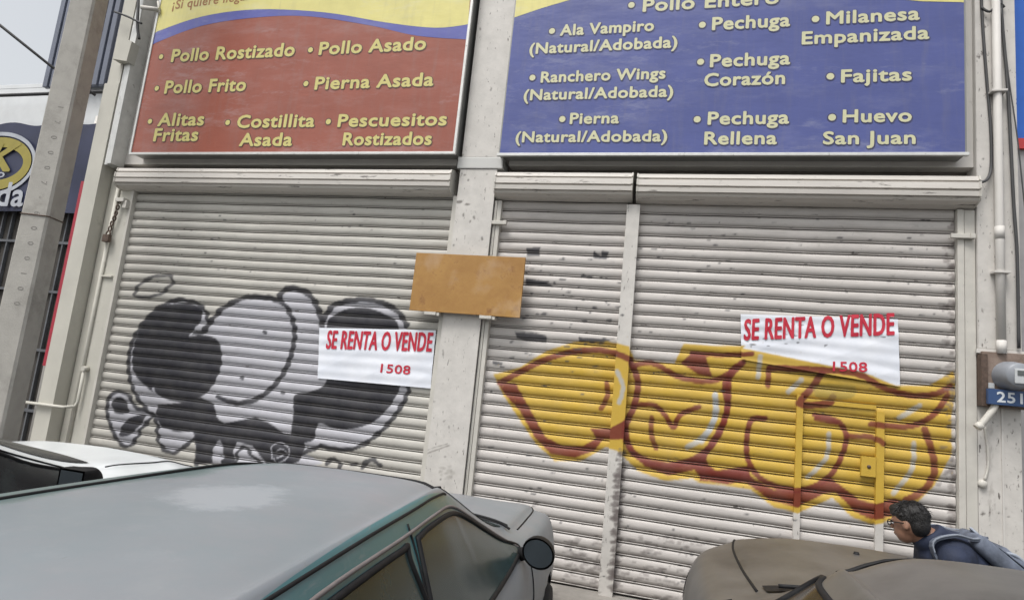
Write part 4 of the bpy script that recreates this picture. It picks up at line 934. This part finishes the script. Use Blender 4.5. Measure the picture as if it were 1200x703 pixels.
for sd in (1, -1):
    b = NB(); gc.top_line(b, ([(.448,.07),(.482,-.3),(.505,-.8),(.520,-1.42),(.522,-1.95)] if sd > 0 else [(-.40,.09),(-.44,-.2),(-.462,-.8),(-.472,-1.42),(-.47,-1.95)]), .0055 if sd > 0 else .0065, .001); obj('roof_gutter', b, M['trim'], gt)
    b = NB(); gc.side_line(b, [(-.58,1.375),(-.605,1.2),(-.665,.96),(-.67,.6),(-.65,.30)], .0045, .0015, sd); obj('door_seam', b, M['trim'], gt)
    b = NB(); gc.side_line(b, [(.98,.90),(1.0,.7),(.98,.30)], .0045, .0015, sd); obj('door_seam', b, M['trim'], gt)
    b = NB(); gc.side_line(b, [(.92,.965),(.66,1.095),(.26,1.255),(.04,1.32),(-.2,1.345),(-.6,1.35),(-1.3,1.348),(-1.85,1.275)], .007, .003, sd); obj('door_frame_strip', b, M['strip'], gt)
    b = NB(); gc.top_line(b, [(sd*.60,1.22),(sd*.60,1.6),(sd*.59,1.95),(sd*.54,2.16)], .005, .001); obj('bonnet_seam', b, M['trim'], gt)
    # mirror on the front corner of the door window
    mb_ = NB(); lathe(mb_, [(0,-.07),(.06,-.06),(.088,-.02),(.094,.03),(.092,.055)], (0,0,0), 'y', 24); 
    for v in mb_.verts: v.co = Vector((sd*.80+v.co.x*.92, .76-v.co.y, 1.01+v.co.z*.84+v.co.x*sd*-.1))
    mo = obj('mirror_housing', mb_, M['trim'], gt, smooth=True)
    g_ = NB(); g_.faces.new([g_.verts.new((sd*.80+.076*math.cos(k*.2618), .708, 1.01+.068*math.sin(k*.2618)-.0076*sd*math.cos(k*.2618))) for k in range(24)]); obj('mirror_glass', g_, M['mirror'], mo)
    a_ = NB(); tube(a_, [(sd*.69,.80,.97),(sd*.76,.79,.99)], .035, 8); obj('mirror_arm', a_, M['trim'], mo)
    h_ = NB(); gc.side_patch(h_, [(-.62,.82),(-.62,.86),(-.44,.86),(-.44,.82)], .018, sd); obj('door_handle', h_, M['trim'], gt)
    l_ = NB(); gc.side_patch(l_, [(2.18,.62),(2.18,.74),(2.36,.66),(2.36,.60)], .006, sd); obj('headlight', l_, M['lens'], gt)
    l_ = NB(); gc.side_patch(l_, [(-2.9,.62),(-2.9,.76),(-2.65,.80),(-2.65,.66)], .006, sd); obj('tail_light', l_, M['tail'], gt)
b = NB(); gc.top_line(b, [(-.55,1.12),(0,1.17),(.55,1.12)], .02, .0); obj('cowl_trim', b, M['trim'], gt)
for x0 in (-.2, .28):
    b = NB(); gc.top_line(b, [(x0,1.13),(x0+.14,1.08),(x0+.30,1.07)], .008, .02); obj('wiper', b, M['black'], gt)
# --- white car on the left
def tall(zc, zh, zf, zr, hood_y, cowl, rf, rr, tail, hw=.80, xr=.55, ed=.05, hd=.04):
    return [(tail-.1, sec(.85,.84,.5,.62,.78,.68,zs=.28)), (tail, sec(zh-.02,zh-.06,.56,.70,zh-.16,hw-.04)), (tail+.5, sec(zr-.08,zr-.07-ed,xr-.02,hw-.06,zh-.06,hw)),
     (rr, sec(zr-.02,zr-.02-ed,xr,hw-.05,zh-.05,hw)), ((rr+rf)/2, sec(zr,zr-ed,xr+.01,hw-.05,zh-.05,hw)), (rf-.15, sec(zr-.015,zr-.01-ed,xr-.005,hw-.05,zh-.05,hw)), (rf, sec(zr-.04,zr-.05-ed,xr-.02,hw-.05,zh-.05,hw,drop=.016)),
     (cowl-.06, sec(zc+.03,zc-.038,xr+.08,hw-.05,zh-.07,hw,drop=.02)), (cowl+.05, sec(zc,zc+.005-hd,xr+.09,hw-.055,zh-.08,hw)), ((cowl+hood_y)/2, sec(zc-.005,zc-.005-hd,xr+.08,hw-.06,zh-.09,hw-.005)), (hood_y-.18, sec(zf+.005,zf-hd,xr+.06,hw-.09,zh-.12,hw-.02)), (hood_y, sec(zf-.05,zf-.05-hd,xr+.0,hw-.14,zh-.20,hw-.06)), (hood_y+.12, sec(zf-.20,zf-.22,xr-.06,hw-.2,zf-.30,hw-.13,zs=.28)), (hood_y+.17, sec(zf-.36,zf-.37,xr-.1,hw-.26,zf-.42,hw-.2,zs=.3))]
def tall_windows(z0, zt, rf, cowl, rr):
    return ([(cowl-.28,z0),(cowl-.55,z0+.13),(rf+.05,zt-.02),(rf-.25,zt),(-.80+rf,zt),(-.88+rf,zt-.05),(-.93+rf,z0+.02),(-.9+rf,z0-.01)], [(-1.02+rf,z0),(-.98+rf,zt-.05),(-1.04+rf,zt),(rr+.25,zt-.02),(rr+.02,zt-.1),(rr-.08,z0+.04),(rr,z0)])
WHITE = car_paint('white_car_paint', (.66,.69,.70), rough=.3, coat=.4, dust=(.45,.45,.44), damt=.25)
wst = tall(1.10, 1.06, 1.03, 1.475, 1.95, 1.05, 0, -1.5, -2.3)
wc, wt, wb = build_car('white_car', 'white car with a black door mirror parked nose to the shutter at the far left', (-4.06, -3.22, 0), R(1.0), wst,
   dict(wheels=(1.35,-1.55), rad=.30, hw=.80, ws=[(-.43,.30),(.43,.30),(.51,.98),(-.51,.98)], rw=[(-.46,-1.62),(.46,-1.62),(.5,-1.85),(-.5,-1.85)], bow=.10), WHITE, windows=tall_windows(1.03,1.36,0,1.02,-1.5), glass='glassd')
for sd in (1, -1):
    mb_ = NB(); lathe(mb_, [(0,-.09),(.07,-.075),(.10,-.02),(.105,.04),(.10,.07)], (0,0,0), 'y', 24)
    for v in mb_.verts: v.co = Vector((sd*.86+max(-.09,min(.09,v.co.x*1.25)), .62-v.co.y*.9, 1.075+max(-.066,min(.066,v.co.z*.95))))
    mo = obj('mirror_housing', mb_, M['trim'], wt, smooth=True)
    g_ = NB(); g_.faces.new([g_.verts.new((sd*.86+max(-.078,min(.078,.11*math.cos(k*.2618))), .556, 1.075+max(-.055,min(.055,.085*math.sin(k*.2618))))) for k in range(24)]); obj('mirror_glass', g_, M['mirror'], mo)
    a_ = NB(); tube(a_, [(sd*.72,.70,1.02),(sd*.82,.64,1.05)], .04, 8); obj('mirror_arm', a_, M['trim'], mo)
    b = NB(); wc.side_line(b, [(.88,1.05),(.45,1.195),(.08,1.33),(-.3,1.365),(-1.0,1.365),(-1.45,1.32)], .006, .004, sd); obj('door_frame_strip', b, M['trim'], wt)
    b = NB(); wc.side_line(b, [(.82,1.0),(.84,.8),(.80,.35)], .0045, .0015, sd); obj('door_seam', b, M['trim'], wt)
    b = NB(); wc.side_line(b, [(-.97,1.38),(-.98,1.0),(-.98,.4)], .0045, .0015, sd); obj('door_seam', b, M['trim'], wt)
    b = NB(); wc.top_line(b, [(sd*.60,1.02),(sd*.61,1.4),(sd*.57,1.75),(sd*.50,1.97)], .005, .001); obj('bonnet_seam', b, M['trim'], wt)
    l_ = NB(); wc.side_patch(l_, [(1.80,.70),(1.80,.84),(2.02,.78),(2.02,.70)], .006, sd); obj('headlight', l_, M['lens'], wt)
    l_ = NB(); wc.side_patch(l_, [(-2.35,.62),(-2.35,.80),(-2.15,.84),(-2.15,.66)], .006, sd); obj('tail_light', l_, M['tail'], wt)
# --- dusty brown car on the right
BROWN = car_paint('dusty_brown_paint', (.058,.055,.051), chalk=(.120,.114,.105), chalk_amt=.8, rough=.45, coat=.12, dust=(.145,.138,.126), damt=.55, dlo=.35, dhi=.8)
bst = tall(1.155, 1.10, 1.150, 1.50, 1.85, .62, 0, -1.4, -2.2, hw=.88, xr=.56, ed=.095, hd=.062)
bc, bt, bb = build_car('brown_car', 'dusty brown car parked nose to the right shutter in the foreground', (1.065, -3.22, 0), R(.8), bst,
   dict(wheels=(1.25,-1.5), rad=.32, hw=.88, ws=[(-.49,.03),(.49,.03),(.56,.54),(-.56,.54)], rw=[(-.46,-1.52),(.46,-1.52),(.5,-1.75),(-.5,-1.75)], bow=.06), BROWN, windows=tall_windows(1.06,1.355,0,.68,-1.4), glass='glassd')
for sd in (1, -1):
    b = NB(); bc.top_line(b, [(sd*.625,.66),(sd*.63,1.1),(sd*.62,1.5),(sd*.585,1.72),(sd*.54,1.84)], .0065, .001); obj('bonnet_seam', b, M['black'], bt)
    b = NB(); bc.side_line(b, [(.56,1.08),(.58,.8),(.55,.4)], .0045, .0015, sd); obj('door_seam', b, M['black'], bt)
    b = NB(); bc.side_line(b, [(-.97,1.38),(-.98,1.0),(-.98,.4)], .0045, .0015, sd); obj('door_seam', b, M['black'], bt)
    l_ = NB(); bc.side_patch(l_, [(1.72,.72),(1.72,.88),(1.93,.84),(1.93,.74)], .006, sd); obj('headlight', l_, M['lens'], bt)
    l_ = NB(); bc.side_patch(l_, [(-2.25,.62),(-2.25,.80),(-2.05,.84),(-2.05,.66)], .006, sd); obj('tail_light', l_, M['tail'], bt)
b = NB(); bc.top_patch(b, [(-.60,.56),(.60,.56),(.60,.70),(0,.74),(-.60,.70)], .008); obj('cowl_panel', b, M['trim'], bt)
for x0 in (-.55, .0):
    b = NB(); bc.top_line(b, [(x0,.62),(x0+.25,.58),(x0+.5,.52)], .009, .022); obj('wiper', b, M['black'], bt)
b = NB(); lathe(b, [(0,.012),(.012,.012),(.016,0)], (.0,1.5,bc.ztop(0,1.5)), 'z', 12); obj('washer_jet', b, M['black'], bt)
# ------------------------------------------------------------------ person bending forward beside the right shutter
M['skin'] = mat('skin', (.27,.145,.095), .5, var=.08, scale=20); M['hair'] = mat('black_hair', (.010,.009,.009), .55, var=.5, scale=60, bumpk=.6, bscale=120, stretch=(1,1,3))
M['jacket'] = mat('navy_jacket', (.014,.021,.046), .8, var=.3, scale=10, bumpk=.8, bscale=11); M['jeans'] = mat('dark_trousers', (.03,.034,.05), .85); M['bag'] = mat('grey_blue_backpack', (.105,.122,.16), .8, var=.35, scale=14, bumpk=.7, bscale=13)
M['bagl'] = mat('pale_backpack_webbing', (.26,.29,.34), .7); M['shoe'] = mat('dark_shoe', (.03,.028,.026), .6)
HX, HY = P(1066,612,-1.0).x, -1.0; HZ = P(1066,612,-1.0).z     # centre of the head
po = (HX+.54, HY+.02, PZ)
pe = thing('person', 'person with short black hair, glasses and navy jacket bending forward behind the brown car', 'person', po)
def ribbon(bm, pts, w, th):
    rows = []
    for i, p in enumerate(pts):
        t = Vector(pts[min(i+1, len(pts)-1)])-Vector(pts[max(i-1, 0)]); t.normalize(); yv = Vector((0,1,0)); n_ = t.cross(yv).normalized(); l_ = n_.cross(t).normalized()
        rows.append([bm.verts.new(Vector(p)+l_*a_*w+n_*b_*th) for a_, b_ in ((-1,-1),(1,-1),(1,1),(-1,1))])
    for A_, B2 in zip(rows, rows[1:]):
        for k in range(4): bm.faces.new((A_[k], A_[(k+1)%4], B2[(k+1)%4], B2[k]))
    bm.faces.new(rows[0]); bm.faces.new(rows[-1])
def skin_mesh(chains, voxel=.012, smooth_it=4):
    """chains: list of [(point, radius)]; fused into one continuous surface"""
    bm = NB()
    for ch_ in chains:
        pts = [Vector(c[0]) for c in ch_]; rr = [c[1] for c in ch_]
        n = 6; P2, R2_ = [], []
        for i in range(len(pts)-1):
            for k in range(n): P2.append(pts[i].lerp(pts[i+1], k/n)); R2_.append(rr[i]+(rr[i+1]-rr[i])*(k/n))
        P2.append(pts[-1]); R2_.append(rr[-1])
        tube(bm, P2, R2_, 14)
        for p, r in ((P2[0], R2_[0]), (P2[-1], R2_[-1])): bmesh.ops.create_uvsphere(bm, u_segments=14, v_segments=8, radius=r, matrix=Matrix.Translation(p))
        for p, r in zip(pts[1:-1], rr[1:-1]): bmesh.ops.create_uvsphere(bm, u_segments=14, v_segments=8, radius=r, matrix=Matrix.Translation(p))
    return bm
torso_ = False
def ell(bm, c, rx, ry, rz, tilt=0, useg=20, vseg=12):
    rotz = Matrix.Identity(3)
    if (Vector(c)-hc).length < .17 and not torso_: rotz = HR; rx, ry, rz = rx*.9, ry*.9, rz*.9
    bmesh.ops.create_uvsphere(bm, u_segments=useg, v_segments=vseg, radius=1, matrix=Matrix.Translation(Vector(c)) @ rotz.to_4x4() @ Matrix.Rotation(tilt, 4, 'Y') @ Matrix.Diagonal((rx, ry, rz, 1)))
def fuse(name, bm, m, parent, voxel, sm, origin):
    me = bpy.data.meshes.new('tmp'); bm.to_mesh(me); bm.free(); o = bpy.data.objects.new('tmp', me); COL.objects.link(o)
    md = o.modifiers.new('r', 'REMESH'); md.mode = 'VOXEL'; md.voxel_size = voxel
    ms = o.modifiers.new('s', 'SMOOTH'); ms.factor = .5; ms.iterations = sm
    bpy.context.view_layer.update()
    me2 = bpy.data.meshes.new_from_object(o.evaluated_get(bpy.context.evaluated_depsgraph_get())); bpy.data.objects.remove(o)
    me2.transform(Matrix.Translation(-Vector(origin))); me2.name = name; me2.materials.clear()
    return link(name, me2, m, parent, True)
hc = Vector((HX, HY, HZ))
hip = Vector((HX+.56, HY+.05, .80)); chest = Vector((HX+.215, HY+.03, HZ-.185)); neck = Vector((HX+.080, HY+.012, HZ-.085))
HR = Matrix.Rotation(R(-42), 3, 'Z') @ Matrix.Rotation(R(-8), 3, 'Y')
def hv(x, y, z): return hc + HR @ (Vector((x, y, z))*.9)
def body_chains():
    ch_ = [[(hip, .135), (hip.lerp(chest, .5), .125), (chest, .15), (neck+Vector((.03,0,.0)), .075), (neck, .058), (hc+Vector((.03,0,-.05)), .055)]]
    for s_ in (-1, 1):
        sh = chest+Vector((-.03, s_*.175, .02)); el = sh+Vector((-.02, s_*.05, -.27)); wr = el+Vector((-.13, -s_*.02, -.20))
        ch_.append([(chest+Vector((0, s_*.09, .02)), .10), (sh, .066), (el, .043), (wr, .029)])
        ch_.append([(wr, .029), (wr+Vector((-.03, 0, -.05)), .032), (wr+Vector((-.04, 0, -.08)), .030)])
        for f, (dx, ln) in enumerate(((-.030,.062),(-.011,.07),(.009,.066),(.027,.052))):
            b0 = wr+Vector((-.04+dx*.5, dx*s_*.8, -.085)); b1 = b0+Vector((-.008, 0, -ln*.55)); b2 = b1+Vector((.010, -s_*.012, -ln*.45)); ch_.append([(b0,.0095),(b1,.009),(b2,.008)])
        t0 = wr+Vector((-.035, -s_*.022, -.04)); t1 = t0+Vector((-.028, -s_*.014, -.03)); t2 = t1+Vector((-.004, -s_*.002, -.03)); ch_.append([(t0,.012),(t1,.0105),(t2,.009)])
        kn = Vector((hip.x-.12, HY+s_*.11, PZ+.43)); an = Vector((hip.x+.02+s_*.10, HY+s_*.10, PZ+.075)); hp = hip+Vector((0, s_*.085, -.03))
        ch_.append([(hp, .10), (kn, .062), (an, .040)]); ch_.append([(an, .04), (an+Vector((-.13, 0, -.035)), .036)])
    return ch_
bm = skin_mesh(body_chains())
ell(bm, hv(.0,0,.012), .106, .082, .112); ell(bm, hv(-.035,0,-.055), .068, .060, .085)       # skull and jaw
ell(bm, hv(-.052,0,-.108), .036, .034, .026)
ell(bm, hv(-.112,0,-.022), .016, .013, .026, .25); ell(bm, hv(-.118,0,-.036), .017, .017, .012)   # nose
ell(bm, hv(-.100,0,.016), .012, .050, .012)                                                          # brow
ell(bm, hv(-.098,0,-.072), .014, .026, .008); ell(bm, hv(-.095,0,-.084), .014, .024, .008)      # lips
for s_ in (-1, 1): ell(bm, hv(.010, s_*.084, -.016), .021, .010, .034, .2); ell(bm, hv(.014, s_*.090, -.030), .010, .008, .014)
bo_ = fuse('body', bm, M['skin'], pe, .0075, 3, po)
for s_ in (-1, 1):
    e = NB(); ell(e, hv(-.092, s_*.032, -.006), .012, .015, .009); obj('eye', e, M['digits'], pe, True, po)
# hair: short, thick on top, tapered to the nape
e = NB(); ell(e, hv(.018,0,.040), .112, .089, .098, 0, 28, 18); ell(e, hv(.055,0,-.005), .072, .078, .085, 0, 24, 14); ell(e, hv(-.045,0,.088), .075, .066, .042); ell(e, hv(-.06,0,.062), .055,.068,.034)
for _ in range(150):
    th = random.uniform(-1.9, 1.9); ph = random.uniform(.1, 1.45); d_ = Vector((math.cos(th)*math.sin(ph), math.sin(th)*math.sin(ph), math.cos(ph)))
    p = hv(.018+d_.x*.108, d_.y*.086, .040+d_.z*.094); ell(e, p, random.uniform(.010,.018), random.uniform(.010,.018), .011, 0, 8, 6)
ho = fuse('hair', e, M['hair'], pe, .0065, 1, po)
tf = NB()
for _ in range(1500):
    th = random.uniform(-math.pi, math.pi); ph = abs(random.gauss(0, .95))
    if ph > 1.9 or (ph > 1.15 and abs(th) > 1.75): continue
    n_ = Vector((math.cos(th)*math.sin(ph), math.sin(th)*math.sin(ph), math.cos(ph))); t_ = Vector((math.cos(th)*math.cos(ph), math.sin(th)*math.cos(ph), -math.sin(ph)))+Vector((random.gauss(0,.35), random.gauss(0,.35), random.gauss(0,.2)))
    p = Vector((.018+n_.x*.110, n_.y*.088, .040+n_.z*.099)); l_ = random.uniform(.014,.030)
    tube(tf, [hv(*(p-n_*.004)), hv(*(p+t_*l_*.5+n_*.006)), hv(*(p+t_*l_+n_*.003))], [.0022,.0018,.0006], 4, False)
bmesh.ops.translate(tf, vec=-Vector(po), verts=tf.verts); tm = bpy.data.meshes.new('tufts'); tf.to_mesh(tm); tf.free()
hb = NB(); hb.from_mesh(ho.data); hb.from_mesh(tm); hb.to_mesh(ho.data); hb.free(); bpy.data.meshes.remove(tm)
g = NB()
for s_ in (-1, 1):
    tube(g, [hv(-.118, s_*.034+.026*math.cos(t), -.004+.019*math.sin(t)) for t in np.linspace(0, 6.283, 17)], .0032, 6, False)
    tube(g, [hv(-.116, s_*.060, .002), hv(-.07, s_*.082, .002), hv(.012, s_*.088, .0)], .0032, 6)
tube(g, [hv(-.120,-.010,.002), hv(-.120,.010,.002)], .003, 6); obj('glasses', g, M['black'], pe, origin=po)
torso_ = True
# jacket with a stand-up collar, trousers, shoes
ch_ = [[(hip+Vector((-.02,0,.01)), .155), (hip.lerp(chest,.5), .150), (chest, .172), (neck+Vector((.06,0,-.03)), .095)]]
for s_ in (-1, 1):
    sh = chest+Vector((-.03, s_*.175, .02)); el = sh+Vector((-.02, s_*.05, -.27)); wr = el+Vector((-.12, -s_*.02, -.185)); ch_.append([(chest+Vector((0, s_*.09, .02)), .12), (sh, .086), (el, .060), (wr, .046)])
e = skin_mesh(ch_)
for k in range(20):
    t = k*.314; c0 = neck+Vector((.055, 0, -.015)); ax = Vector((-.6,0,.8)); u = Vector((0,1,0)); v = ax.cross(u)
    p = c0+(u*math.cos(t)*.078+v*math.sin(t)*.082)+ax*.03; ell(e, p, .026, .026, .045, -.6, 10, 8)
fuse('jacket', e, M['jacket'], pe, .011, 3, po)
ch_ = []
for s_ in (-1, 1):
    kn = Vector((hip.x-.12, HY+s_*.11, PZ+.43)); an = Vector((hip.x+.02+s_*.10, HY+s_*.10, PZ+.10)); hp = hip+Vector((0, s_*.085, -.03)); ch_.append([(hip, .145), (hp, .125), (kn, .082), (an, .062)])
fuse('trousers', skin_mesh(ch_), M['jeans'], pe, .013, 3, po)
for s_ in (-1, 1):
    an = Vector((hip.x+.02+s_*.10, HY+s_*.10, PZ+.06)); e = NB(); ell(e, an+Vector((-.05,0,-.015)), .135, .052, .045); 
    for v in e.verts: v.co.z = max(v.co.z, PZ+.002)
    obj('shoe', e, M['shoe'], pe, True, po)
# backpack lying along the bent back
d_ = (hip-chest).normalized(); nrm = Vector((d_.z*-1, 0, d_.x)).normalized()
if nrm.z < 0: nrm = -nrm
bp0 = chest+d_*.20+nrm*.185; bpo = tuple(bp0)
bk = thing('backpack', 'grey blue backpack worn on the back of the bending person', 'backpack', bpo)
tl_ = math.atan2(-d_.z, d_.x)
e = NB()
bmesh.ops.create_cube(e, size=1, matrix=Matrix.Translation(bp0) @ Matrix.Rotation(tl_, 4, 'Y') @ Matrix.Diagonal((.42,.29,.10,1)))
bmesh.ops.bevel(e, geom=e.edges[:], offset=.045, segments=4, affect='EDGES', profile=.6)
obj('pack', e, M['bag'], bk, True, bpo)
e = NB(); bmesh.ops.create_cube(e, size=1, matrix=Matrix.Translation(bp0+d_*.05+nrm*.058) @ Matrix.Rotation(tl_, 4, 'Y') @ Matrix.Diagonal((.26,.24,.05,1))); bmesh.ops.bevel(e, geom=e.edges[:], offset=.022, segments=3, affect='EDGES')
obj('pocket', e, M['bag'], bk, True, bpo)
for k in (-.10, .10):
    e = NB(); q = [bp0-d_*.05+nrm*.052+Vector((0,k,0)), bp0+d_*.02+nrm*.086+Vector((0,k*.9,0)), bp0+d_*.17+nrm*.07+Vector((0,k*.9,0))]; tube(e, catmull(q,5), .010, 6); obj('webbing', e, M['bagl'], bk, origin=bpo)
for s_ in (-1, 1):
    e = NB(); q = [bp0-d_*.17+nrm*.05+Vector((0,s_*.08,0)), chest-d_*.02+nrm*.172+Vector((0,s_*.115,0)), chest-d_*.10+nrm*.12+Vector((-.02,s_*.13,0)), chest-d_*.12-nrm*.0+Vector((-.04,s_*.13,0)), chest+Vector((.02,s_*.14,-.17)), chest+d_*.25+Vector((0,s_*.155,-.02))]
    q = catmull(q, 6)
    for a, b in zip(q, q[1:]):
        pass
    ribbon(e, q, .024, .006); o = obj('strap', e, M['bag'], bk, False, bpo); e = NB(); ribbon(e, [Vector(v)+Vector((-.003,-.026 if s_ < 0 else .026,.011)) for v in q[4:20]], .006, .003); obj('strap_piping', e, M['bagl'], o, False, bpo)
e = NB(); tube(e, catmull([bp0-d_*.18+nrm*.045+Vector((0,-.03,0)), bp0-d_*.22+nrm*.05, bp0-d_*.18+nrm*.045+Vector((0,.03,0))], 5), .008, 6); obj('grab_handle', e, M['bagl'], bk, origin=bpo)
